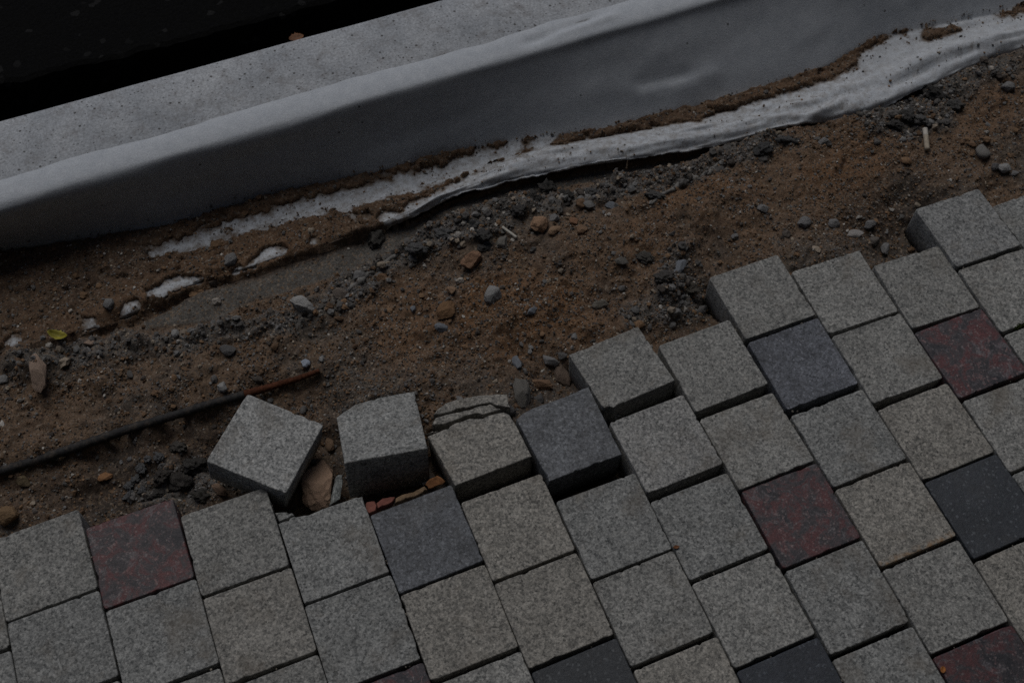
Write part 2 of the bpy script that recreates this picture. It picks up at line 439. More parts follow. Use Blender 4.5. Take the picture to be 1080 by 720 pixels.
# lip: stands free of the ground between 440 and 760, tucked in elsewhere
FREE = sstep(430, 480, PXS) * (1 - sstep(745, 800, PXS))
NP = 64
def sheet_profile(i):
    x = SX[i]; e, b, u, l = E_Y[i], B_Y[i], U_Y[i], L_Y[i]
    fr = FREE[i]; right = sstep(0.9, 1.5, x); bur = 1 - sstep(385, 425, PXS[i])
    flare = max(0.0, e - b)
    zb = -0.022 + 0.006 * right
    pts = [(e + 0.044 + 0.006 * float(vnoise(np.array(x), np.array(0.2), 0.05, 6)) + 0.002 * float(vnoise(np.array(x), np.array(0.6), 0.016, 7)), 0.0790), (e + 0.026, 0.0812), (e + 0.008, 0.0803), (e - 0.0010, 0.0765), (e - 0.0060, 0.066)]
    bow = 0.010 * (0.4 - flare * 5) if flare < 0.065 else 0.0007 + 0.055 * (flare - 0.065) + 0.0
    for t in (0.25, 0.5, 0.75):
        y = (e - 0.006) * (1 - t) + (b + 0.004) * t; z = 0.066 * (1 - t) + (zb + 0.008) * t
        pts.append((y + bow * math.sin(t * math.pi) * 0.5, z - bow * math.sin(t * math.pi) * 0.5))
    pts += [(b + 0.002, zb + 0.004), (b - 0.005, zb)]
    mid = (b + u) / 2
    pts += [(mid, zb + 0.001 + 0.003 * right), (u + 0.001, -0.015 + 0.006 * fr + 0.006 * right)]
    c = 0.004 * fr + 0.006 * right - 0.010 * bur
    pts += [(u - 0.30 * (u - l), -0.009 + c), (u - 0.65 * (u - l), -0.009 + c), (u - 0.92 * (u - l), -0.013 + c * 0.8 - 0.016 * bur), (l, -0.018 + 0.005 * fr - 0.030 * bur)]
    P = np.array(pts)
    # smooth through the points (Catmull-Rom)
    n = len(P); Q = np.vstack([2 * P[0] - P[1], P, 2 * P[-1] - P[-2]])
    out = []
    tt = np.linspace(0, n - 1 - 1e-6, NP)
    for t in tt:
        k = int(t); f = t - k
        p0, p1, p2, p3 = Q[k:k + 4]
        out.append(0.5 * (2 * p1 + (p2 - p0) * f + (2 * p0 - 5 * p1 + 4 * p2 - p3) * f * f + (3 * p1 - p0 - 3 * p2 + p3) * f ** 3))
    return np.array(out)
SHEET = np.array([sheet_profile(i) for i in range(len(SX))])        # (x, NP, 2)
for q in range(NP):                                                 # calm the course from station to station
    SHEET[:, q, 0] = smooth1(SHEET[:, q, 0], 3); SHEET[:, q, 1] = smooth1(SHEET[:, q, 1], 3)
# creases and slack of the cloth
XX = np.repeat(SX[:, None], NP, 1); SS = np.repeat(np.arange(NP)[None, :] / NP, len(SX), 0)
slack = 0.0022 * vnoise(XX, SS * 0.5, 0.11, 3) + 0.0011 * vnoise(XX + SS * 0.3, SS * 0.8, 0.045, 5)
wf = sstep(0.06, 0.35, SS)
SHEET[:, :, 1] += slack * wf + (0.0026 * vnoise(XX * 1.0, SS * 1.4, 0.05, 12) + 0.0014 * vnoise(XX + 0.06 * SS, SS * 0.9, 0.02, 14)) * sstep(0.55, 0.7, SS)
SHEET[:, :, 0] += 0.0012 * vnoise(XX, SS, 0.08, 9) * wf
def crease(px0, py0, px1, py1, amp, wid, z):
    a = at(px0, py0, z); b = at(px1, py1, z)
    d = np.array([b.x - a.x, b.y - a.y]); L = np.hypot(*d); d /= L
    rx = XX - a.x; ry = SHEET[:, :, 0] - a.y
    t = rx * d[0] + ry * d[1]; nrm = -rx * d[1] + ry * d[0]
    k = np.exp(-(nrm / wid) ** 2) * sstep(0, 0.25, t / L) * (1 - sstep(0.75, 1, t / L))
    SHEET[:, :, 1] += amp * k
crease(540, 62, 640, 26, -0.004, 0.006, 0.06)
crease(570, 58, 660, 30, 0.003, 0.006, 0.05)
crease(660, 90, 740, 70, -0.004, 0.006, 0.02)
crease(700, 92, 770, 72, 0.003, 0.007, 0.01)
crease(840, 130, 900, 96, 0.006, 0.006, 0.0)
crease(830, 116, 1010, 60, -0.007, 0.011, 0.0)
crease(930, 70, 1090, 30, 0.005, 0.010, 0.0)
crease(640, 104, 760, 90, 0.002, 0.008, 0.0)
# ragged lower edge
rag = 0.0013 * vnoise(SX, SX * 0, 0.006, 4) + 0.001 * vnoise(SX, SX * 0, 0.014, 8)
SHEET[:, -1, 0] += rag; SHEET[:, -2, 0] += rag * 0.5

# ------------------------------------------------------------------ ground: one height field
def spaced(f0, f1, step, c0, c1, ratio=1.25):
    m = list(np.arange(f0, f1, step)); a = []; s = step; x = f0
    while x > c0: s *= ratio; x -= s; a.append(x)
    b = []; s = step; x = m[-1]
    while x < c1: s *= ratio; x += s; b.append(x)
    return np.array(a[::-1] + m + b)
gx = spaced(-0.2, 1.95, 0.0025, -30, 30)
gy = np.concatenate([spaced(-0.62, -0.07, 0.012, -30, -0.62)[:-1], spaced(-0.065, 0.50, 0.0025, -0.065, 40)])
gy = np.unique(np.round(gy, 5))
GX, GY = np.meshgrid(gx, gy, indexing='ij')

CTRL = [  # photo position, height of the soil there
    (740, 318, -.058), (715, 345, -.045), (690, 352, -.038), (600, 402, -.052), (575, 408, -.045), (545, 408, -.026), (530, 400, -.02), (440, 400, -.016), (400, 412, -.014),
    (345, 430, -.045), (345, 480, -.062), (335, 535, -.066), (370, 400, -.026), (330, 415, -.035), (400, 512, -.058), (455, 500, -.05),
    (260, 500, -.066), (230, 480, -.056), (200, 515, -.06), (150, 515, -.055), (100, 530, -.056), (60, 528, -.048), (15, 540, -.042), (15, 518, -.042), (100, 490, -.046), (180, 468, -.048),
    (225, 448, -.045), (230, 415, -.022), (150, 440, -.020), (80, 462, -.020), (0, 482, -.020), (300, 395, -.024), (340, 385, -.024), (0, 440, -.02),
    (200, 425, -.017), (100, 455, -.017), (40, 476, -.017), (0, 488, -.017), (150, 440, -.017), (130, 472, -.05), (60, 492, -.05), (190, 452, -.05), (10, 508, -.048),
    (855, 272, -.006), (832, 288, -.008), (880, 262, -.012), (905, 258, -.02), (945, 262, -.046), (962, 250, -.056), (955, 225, -.035), (935, 268, -.04), (1000, 200, -.008), (1030, 192, -.012), (1045, 205, -.03), (1075, 195, -.014),
    (800, 270, -.014), (765, 290, -.03), (640, 345, -.014), (610, 365, -.026), (500, 390, -.018), (700, 300, -.016), (700, 330, -.024),
    (500, 330, -.014), (400, 330, -.018), (300, 340, -.018), (100, 400, -.018), (40, 385, -.015), (200, 390, -.018), (600, 290, -.012), (650, 240, -.010), (760, 220, -.010), (860, 180, -.010), (960, 170, -.014), (1050, 150, -.012), (1050, 100, -.016), (980, 110, -.020),
    (900, 220, -.014), (560, 225, -.014), (500, 250, -.012), (560, 205, -.026), (620, 195, -.024), (800, 155, -.016), (745, 170, -.020),
]
def idw(X, Y):
    num = np.zeros_like(X); den = np.zeros_like(X)
    for px, py, z in CTRL:
        q = at(px, py, z)
        w_ = 1 / (((X - q.x) ** 2 + (Y - q.y) ** 2) + 0.00012) ** 1.6
        num += w_ * z; den += w_
    return num / den
H = idw(GX, GY)
fine = (GX > -0.3) & (GX < 1.9) & (GY > -0.3) & (GY < 0.6)

# mortar bed along the sheet (smooth, lower), loose rubble, orange soil, soil coloured darker in hollows and below the kerb: zones traced in the photo
Zs = -0.022
def zone(pts, n, z=Zs):
    return blur(inpoly(GX, GY, wpoly(pts, z)).astype(float), n)
wob = 0.35 * fbm(GX, GY, 0.03, 4, 21)
MORTAR = zone([(130, 352), (180, 322), (225, 303), (275, 287), (330, 266), (400, 238), (440, 228), (475, 207), (545, 188), (615, 175), (690, 163), (752, 152), (752, 160), (700, 177), (640, 186), (590, 196), (540, 205), (500, 222), (450, 243), (420, 262), (395, 278), (350, 290), (310, 305), (262, 318), (225, 338), (150, 350)], 3)
MORTAR = sstep(0.35, 0.65, MORTAR + 0.35 * wob)
RUBBLE = zone([(0, 400), (0, 370), (90, 350), (170, 348), (250, 335), (300, 330), (350, 300), (390, 275), (430, 248), (480, 228), (545, 200), (600, 196), (660, 184), (760, 160), (800, 140), (850, 148), (810, 170), (760, 185), (700, 205), (650, 215), (600, 225), (560, 228), (520, 255), (470, 265), (420, 290), (380, 320), (300, 352), (200, 372), (110, 375), (60, 395)], 6)
RUBBLE = np.maximum(RUBBLE, zone([(895, 120), (985, 90), (1080, 55), (1080, 75), (1010, 110), (1000, 140), (950, 150), (910, 145)], 6))
RUBBLE = np.maximum(RUBBLE, 0.8 * zone([(690, 265), (740, 250), (745, 290), (745, 335), (650, 345), (640, 330), (690, 300)], 6))
RUBBLE = np.maximum(RUBBLE, 0.7 * zone([(120, 500), (165, 470), (235, 470), (250, 500), (200, 530), (130, 535)], 6))
RUBBLE = sstep(0.3, 0.75, RUBBLE + 0.5 * wob) * (1 - MORTAR)
ORANGE = np.maximum.reduce([zone([(420, 290), (520, 270), (640, 280), (640, 350), (560, 380), (420, 380), (380, 340)], 14), zone([(650, 230), (720, 190), (800, 170), (800, 230), (740, 260), (660, 280)], 14),
                            zone([(830, 170), (880, 140), (960, 160), (930, 210), (850, 220)], 14), zone([(1000, 130), (1080, 90), (1080, 150), (1010, 150)], 12), 0.7 * zone([(60, 320), (200, 270), (350, 230), (380, 240), (250, 290), (120, 330)], 10)])
DARK = np.maximum.reduce([zone([(890, 250), (890, 215), (930, 195), (1000, 190), (970, 240), (940, 270)], 10), zone([(690, 350), (690, 320), (750, 280), (770, 300), (740, 345)], 10), zone([(540, 420), (540, 400), (600, 380), (610, 405), (560, 430)], 8),
                          zone([(340, 500), (330, 425), (360, 415), (365, 500)], 8), zone([(0, 310), (120, 270), (200, 250), (180, 285), (60, 330), (0, 345)], 10), zone([(0, 520), (120, 480), (240, 430), (250, 500), (190, 530), (60, 545), (0, 550)], 10)])

relief = (0.0048 * fbm(GX, GY, 0.075, 2, 1) + 0.0034 * fbm(GX, GY, 0.024, 3, 5) + 0.0026 * np.abs(fbm(GX, GY, 0.010, 3, 9)) + 0.0013 * vnoise(GX, GY, 0.005, 13))
lumps = 0.008 * sstep(0.1, 0.8, fbm(GX, GY, 0.022, 3, 31)) + 0.005 * np.abs(vnoise(GX, GY, 0.011, 33)) + 0.003 * np.abs(vnoise(GX, GY, 0.006, 35))
H = H * (1 - MORTAR) + MORTAR * (-0.031 + 0.008 * (1 - sstep(0.35, 0.52, GX)) + 0.0016 * fbm(GX, GY, 0.03, 3, 41))
H = H + relief * (1 - 0.85 * MORTAR) + lumps * RUBBLE + 0.004 * sstep(0.25, 1.0, fbm(GX, GY, 0.035, 3, 51)) * (1 - MORTAR)

# sheet height over the grid
SZ = np.full(GX.shape, -9.0); SYL = np.interp(gx, SX, SHEET[:, -1, 0]); SYB = np.interp(gx, SX, B_Y)
xi = np.clip(np.interp(gx, SX, np.arange(len(SX))), 0, len(SX) - 1.001)
for a in range(len(gx)):
    k = int(xi[a]); f = xi[a] - k
    pr = SHEET[k] * (1 - f) + SHEET[min(k + 1, len(SX) - 1)] * f
    lowpart = pr[30:]
    o_ = np.argsort(lowpart[:, 0])
    SZ[a] = np.interp(gy, lowpart[o_, 0], lowpart[o_, 1])
EXPO = zone([(155, 264), (200, 247), (250, 232), (307, 216), (370, 198), (445, 177), (500, 160), (540, 150), (600, 140), (600, 143), (575, 155), (540, 166), (520, 172), (500, 182), (470, 197), (425, 207), (395, 216), (345, 229), (290, 238), (240, 250), (200, 262), (160, 273)], 2)
EXPO = np.maximum(EXPO, zone([(155, 318), (160, 308), (190, 293), (214, 295), (212, 302), (190, 306), (168, 318)], 1))
EXPO = np.maximum(EXPO, zone([(243, 290), (262, 280), (285, 264), (305, 262), (303, 272), (275, 281), (250, 292)], 1))
EXPO = np.maximum(EXPO, 0.8 * zone([(322, 262), (330, 252), (343, 252), (338, 262)], 1))
EXPO = np.maximum(EXPO, 0.8 * zone([(128, 334), (135, 325), (150, 320), (150, 330)], 1))
EXPO = np.maximum(EXPO, 0.8 * zone([(85, 350), (90, 338), (105, 340), (100, 350)], 1))
EXPO = np.maximum(EXPO, 0.7 * zone([(0, 372), (0, 358), (25, 356), (25, 370)], 2))
EXPO = np.maximum(EXPO, 0.7 * zone([(360, 232), (385, 225), (400, 228), (395, 238), (370, 240)], 2))
EXPO = np.maximum(EXPO, zone([(395, 240), (400, 228), (430, 218), (460, 205), (490, 188), (510, 178), (540, 166), (565, 157), (615, 147), (665, 137), (740, 126), (810, 105), (860, 90), (890, 78), (912, 66), (917, 130), (810, 150), (690, 180), (540, 205), (475, 222), (430, 240)], 2))
EXPO = np.maximum(EXPO, zone([(900, 84), (905, 66), (922, 48), (950, 38), (980, 28), (1060, 11), (1095, 3), (1095, 70), (985, 105), (900, 134)], 2))
EXPO = EXPO * (1 - zone([(960, 48), (985, 34), (1012, 30), (1012, 40), (985, 47)], 2)) * (1 - 0.8 * zone([(1040, 20), (1090, 5), (1090, 20), (1060, 24)], 2))
EXPO = EXPO * (1 - 0.10 * (1 - sstep(0.25, 0.55, GX)))
ex = sstep(0.30, 0.80, EXPO + 0.34 * fbm(GX + 0.3 * GY, GY, 0.013, 4, 61) + 0.30 * vnoise(GX, GY, 0.0045, 66))
cover = 0.0038 + 0.003 * fbm(GX, GY, 0.016, 3, 71) + 0.002 * np.abs(vnoise(GX, GY, 0.006, 73))
HS = SZ + np.clip(cover, 0.0012, 1) * (1 - ex) - 0.020 * ex
bur_g = (1 - sstep(385, 425, px_of(gx)))[:, None]
on_sheet = sstep(-0.001, 0.002, GY - SYL[:, None]) * (1 - bur_g) + sstep(-0.010, 0.007, GY - SYL[:, None]) * bur_g
H = H * (1 - on_sheet) + (HS * ex + np.maximum(HS, H) * (1 - ex)) * on_sheet
# climb a little at the foot of the sheet then dive under the kerb
H = np.where(GY > SYB[:, None] + 0.0005, np.minimum(H, -0.022 - (GY - SYB[:, None]) * 3), H)
H = np.maximum(H, -0.16)

# bed under the pavers
def rect_dist(p, h=SIZE / 2):
    c, s_ = math.cos(p[5]), math.sin(p[5])
    lx = (GX - p[0]) * c + (GY - p[1]) * s_; ly = -(GX - p[0]) * s_ + (GY - p[1]) * c
    qx = np.abs(lx) - h; qy = np.abs(ly) - h
    return np.hypot(np.maximum(qx, 0), np.maximum(qy, 0)) + np.minimum(np.maximum(qx, qy), 0)
D = np.full(GX.shape, 9.0)
for n_, p_ in POSES.items():
    if n_ not in ('T1', 'T2'): D = np.minimum(D, rect_dist(p_))
# everything the laid rows cover, out to the far ends
edge_top = np.array([[COLUMN_X(k), POSES[c_][1] + SIZE / 2] for k, c_ in enumerate(['A0', 'B0', 'C0', 'D0', 'E0', 'F-1', 'G-1', 'H-1', 'I0', 'J0', 'K0', 'L0', 'M0', 'N0'])])
lim = np.where(GX < 0, 0.0 - 0.04, np.where(GX >= 1.4, 0.008, edge_top[np.clip((GX * 10).astype(int), 0, 13), 1]))
bed = GY < lim - 0.002
bed_z = -0.064 + 0.003 * fbm(GX, GY, 0.02, 3, 81)
k_ = sstep(0.0, 0.010, D)
H = np.where(bed, bed_z * 1.0, np.minimum(H, H * k_ + np.minimum(H, -0.010) * (1 - k_)))
for n_ in ('T1', 'T2'):                                                # room for the two loose pavers
    d_ = rect_dist(POSES[n_], 0.046); mt = pose_matrix(POSES[n_])
    zz = POSES[n_][2] - 0.062
    H = np.where(d_ < 0.0, np.minimum(H, -0.040 if n_ == 'T1' else -0.03), H)

# colours of the soil
def mixc(C, col, m): return C * (1 - m[..., None]) + np.array(col) * m[..., None]
TONE = np.zeros(GX.shape + (3,)) + np.array((0.136, 0.093, 0.063))
TONE = mixc(TONE, (0.096, 0.080, 0.066), sstep(-0.3, 0.6, fbm(GX, GY, 0.09, 4, 91)))
TONE = mixc(TONE, (0.158, 0.088, 0.046), np.clip(ORANGE * (0.75 + 0.5 * fbm(GX, GY, 0.05, 3, 95)), 0, 1))
TONE = mixc(TONE, (0.046, 0.037, 0.031), np.clip(DARK, 0, 1) * 0.85)
TONE = mixc(TONE, (0.112, 0.107, 0.100), RUBBLE * 0.85)
TONE = mixc(TONE, (0.105, 0.098, 0.088), MORTAR)
TONE = mixc(TONE, (0.115, 0.070, 0.042), on_sheet * (1 - DARK * 0.5) * 0.8)
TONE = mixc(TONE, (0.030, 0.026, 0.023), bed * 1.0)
nx, ny = GX.shape
idx = np.arange(nx * ny).reshape(nx, ny)
F = np.stack([idx[:-1, :-1], idx[1:, :-1], idx[1:, 1:], idx[:-1, 1:]], -1).reshape(-1, 4)
ground = fast_mesh('soil_ground', np.stack([GX, GY, H], -1).reshape(-1, 3), F, M['soil'], True, {'tone': TONE.reshape(-1, 3)})
tag(ground, kind='structure')

def hz(x, y):
    i = np.clip(np.searchsorted(gx, x) - 1, 0, nx - 2); j = np.clip(np.searchsorted(gy, y) - 1, 0, ny - 2)
    u = np.clip((x - gx[i]) / (gx[i + 1] - gx[i]), 0, 1); v = np.clip((y - gy[j]) / (gy[j + 1] - gy[j]), 0, 1)
    return (H[i, j] * (1 - u) + H[i + 1, j] * u) * (1 - v) + (H[i, j + 1] * (1 - u) + H[i + 1, j + 1] * u) * v
def gat(arr, x, y):
    i = np.clip(np.searchsorted(gx, x), 0, nx - 1); j = np.clip(np.searchsorted(gy, y), 0, ny - 1)
    return arr[i, j]
def ground_at(px, py):
    q = at(px, py, -0.02)
    for _ in range(6):
        q = at(px, py, float(hz(np.array(q.x), np.array(q.y))))
    return q

# ------------------------------------------------------------------ road behind the kerb
ROAD_Z = -0.045
ry0 = at(0, 92, ROAD_Z).y
ry1 = at(270, 26, ROAD_Z).y
xs = np.concatenate([[-30, -8, -2], np.arange(-0.6, 2.6, 0.012), [4, 10, 30]])
V = []; Fq = []
for i, x in enumerate(xs):
    y = np.interp(x, [0.1, 0.5], [ry0, ry1]) + 0.004 * float(vnoise(np.array(x), np.array(0.3), 0.035, 2)) + 0.002 * float(vnoise(np.array(x), np.array(0.1), 0.012, 6))
    V += [(x, y + 0.012, -0.14), (x, y + 0.003, ROAD_Z - 0.012), (x, y + 0.006, ROAD_Z - 0.003), (x, y + 0.014, ROAD_Z), (x, 40, ROAD_Z)]
    if i:
        for k in range(4):
            a = (i - 1) * 5 + k; Fq.append((a, a + 5, a + 6, a + 1))
road = mesh_obj('road', V, Fq, M['shaded_asphalt'])
tag(road, kind='structure')
V = [(-30, 0.5, -0.10), (30, 0.5, -0.10), (30, ry0 + 0.1, -0.10), (-30, ry0 + 0.1, -0.10)]
tag(mesh_obj('road_base', V, [(0, 1, 2, 3)], M['shaded_asphalt']), kind='structure')

# ------------------------------------------------------------------ kerb
kb = float(np.mean([at(0, 127, 0.08).y, at(463, 0, 0.08).y])); kf = float(E_Y.mean()) + 0.024
prof = [(kf, -0.13), (kf, 0.060), (kf + 0.001, 0.069), (kf + 0.004, 0.0755), (kf + 0.009, 0.0788), (kf + 0.016, 0.0796), (kf + 0.06, 0.0797), (kb - 0.006, 0.0793), (kb - 0.002, 0.0775), (kb, 0.073), (kb + 0.002, -0.13)]
xs = np.concatenate([[-3], np.arange(-0.6, 2.4, 0.02), [4.5]])
V = []; Fq = []; n = len(prof)
slope = float(np.polyfit(EDGE[0], EDGE[1], 1)[0])
for i, x in enumerate(xs):
    for k, (y, z) in enumerate(prof):
        V.append((x, y + slope * (x - 0.6) + 0.0006 * float(vnoise(np.array(x), np.array(k * 0.1), 0.06, 3)), z + 0.0004 * float(vnoise(np.array(x), np.array(k * 0.3), 0.09, 4))))
    if i:
        for k in range(n):
            a = (i - 1) * n; Fq.append((a + k, a + (k + 1) % n, a + n + (k + 1) % n, a + n + k))
Fq.append(tuple(range(n - 1, -1, -1))); Fq.append(tuple(range((len(xs) - 1) * n, len(xs) * n)))
kerb = mesh_obj('kerb', V, Fq, M['concrete'], smooth=True)
tag(kerb, 'long pale concrete kerb with pitted flat top between black road and brown soil', 'kerb')

# ------------------------------------------------------------------ unseen block added behind the camera: it keeps the southern sky off the scene
def box(name, x0, x1, y0, y1, z0, z1, mat, parent=None):
    V = [(x, y, z) for z in (z0, z1) for x, y in ((x0, y0), (x1, y0), (x1, y1), (x0, y1))]
    return mesh_obj(name, V, [(3, 2, 1, 0), (4, 5, 6, 7), (0, 1, 5, 4), (1, 2, 6, 5), (2, 3, 7, 6), (3, 0, 4, 7)], mat, parent)
sky_blocker = box('added_sky_blocker', -14, 15, -1.9, -1.2, -0.3, 9.0, M['blocker_face'])
tag(sky_blocker, kind='structure')

# ------------------------------------------------------------------ felt sheet
ns = len(SX)
V = np.concatenate([XX[..., None], SHEET], -1).reshape(-1, 3)
ii = np.arange(ns * NP).reshape(ns, NP)
F = np.stack([ii[:-1, 1:], ii[1:, 1:], ii[1:, :-1], ii[:-1, :-1]], -1).reshape(-1, 4)
exb = blur(ex, 2)
clean = gat(exb, XX, SHEET[:, :, 0])
dirt = sstep(0.50, 0.64, SS) * (0.55 + 0.9 * (1 - clean)) * (1 - 0.45 * sstep(1.15, 1.35, XX))
felt = fast_mesh('felt_sheet', V, F, M['felt'], True, {'tone': np.stack([dirt, sstep(0.50, 0.6, SS) * (1 - gat(blur(ex, 1), XX, SHEET[:, :, 0])) * (0.75 + 0.25 * sstep(0.4, 0.6, XX)), dirt], -1).reshape(-1, 3)})
so = felt.modifiers.new('thickness', 'SOLIDIFY'); so.thickness = 0.0022; so.offset = -1
tag(felt, 'whitish felt sheet draped over the kerb front, its dirty lower edge curling on the soil', 'felt sheet')

# ------------------------------------------------------------------ pavers
def refine(poly, step=0.003):
    out = []
    n = len(poly)
    for a in range(n):
        x0, y0 = poly[a]; x1, y1 = poly[(a + 1) % n]
        L = math.hypot(x1 - x0, y1 - y0); k = max(1, int(L / step))
        for t in range(k): out.append((x0 + (x1 - x0) * t / k, y0 + (y1 - y0) * t / k))
    return out
def inset(poly, d):
    n = len(poly); out = []
    for a in range(n):
        xp, yp = poly[a - 1]; xn, yn = poly[(a + 1) % n]
        tx, ty = xn - xp, yn - yp; L = math.hypot(tx, ty) or 1
        out.append((poly[a][0] - ty / L * d, poly[a][1] + tx / L * d))
    return out
def rounded_square(h, r=0.003):
    o = []
    for cx, cy, a0 in ((-h, -h, 180), (h, -h, 270), (h, h, 0), (-h, h, 90)):
        sx, sy = (1 if cx > 0 else -1), (1 if cy > 0 else -1)
        for t in (0, 45, 90):
            a = R(a0 + t); o.append((cx - sx * r + r * math.cos(a), cy - sy * r + r * math.sin(a)))
    return o
def slab(name, outline, mat, depth=DEPTH, wear=0.0007, seed=0, bevel=0.0012, rough_side=0.0):
    """block with worn edges; outline counter-clockwise in local x, y; top at z = 0"""
    area = sum(outline[a][0] * outline[(a + 1) % len(outline)][1] - outline[(a + 1) % len(outline)][0] * outline[a][1] for a in range(len(outline)))
    if area < 0: outline = outline[::-1]
    o = refine(outline)
    rn = random.Random(seed)
    chips = [(rn.randrange(len(o)), rn.uniform(0.0004, 0.0016), rn.randint(0, 2)) for _ in range(5)]
    def jit(a, k):
        x, y = o[a]
        return wear * (noise.noise((x * 150 + seed * 3.1, y * 150, k)) + 0.5 * noise.noise((x * 400, y * 400 + seed, k)))
    d1 = [0.0] * len(o)
    for c, dep, wd in chips:
        for q in range(-wd, wd + 1): d1[(c + q) % len(o)] = max(d1[(c + q) % len(o)], dep * (1 - abs(q) / (wd + 1)))
    norm = inset(o, 1.0)
    def ring(base, z, k, zchip=0.0):
        out = []
        for a in range(len(o)):
            e = base + jit(a, k) + d1[a] * (1 if k > 1 else 0.4)
            dx, dy = norm[a][0] - o[a][0], norm[a][1] - o[a][1]
            out.append((o[a][0] + dx * e, o[a][1] + dy * e, z - zchip * d1[a] + rough_side * noise.noise((o[a][0] * 200, o[a][1] * 200, k * 3 + seed))))
        return out
    rings = [ring(0.0015, -depth, 0), ring(0.0003, -depth * 0.5, 1), ring(0.0001, -bevel * 1.6, 2, 0.6), ring(bevel * 0.45, -bevel * 0.5, 3, 0.3), ring(bevel * 1.5, 0.0, 4)]
    n = len(o); V = [v for r_ in rings for v in r_]; Fq = []
    for k in range(len(rings) - 1):
        for a in range(n):
            Fq.append((k * n + a, k * n + (a + 1) % n, (k + 1) * n + (a + 1) % n, (k + 1) * n + a))
    ntop = (len(rings) - 1) * n
    Fq.append(tuple(range(ntop, ntop + n))); Fq.append(tuple(range(n - 1, -1, -1)))
    ob = mesh_obj(name, V, Fq, mat)
    for p in ob.data.polygons: p.use_smooth = len(p.vertices) == 4
    return ob

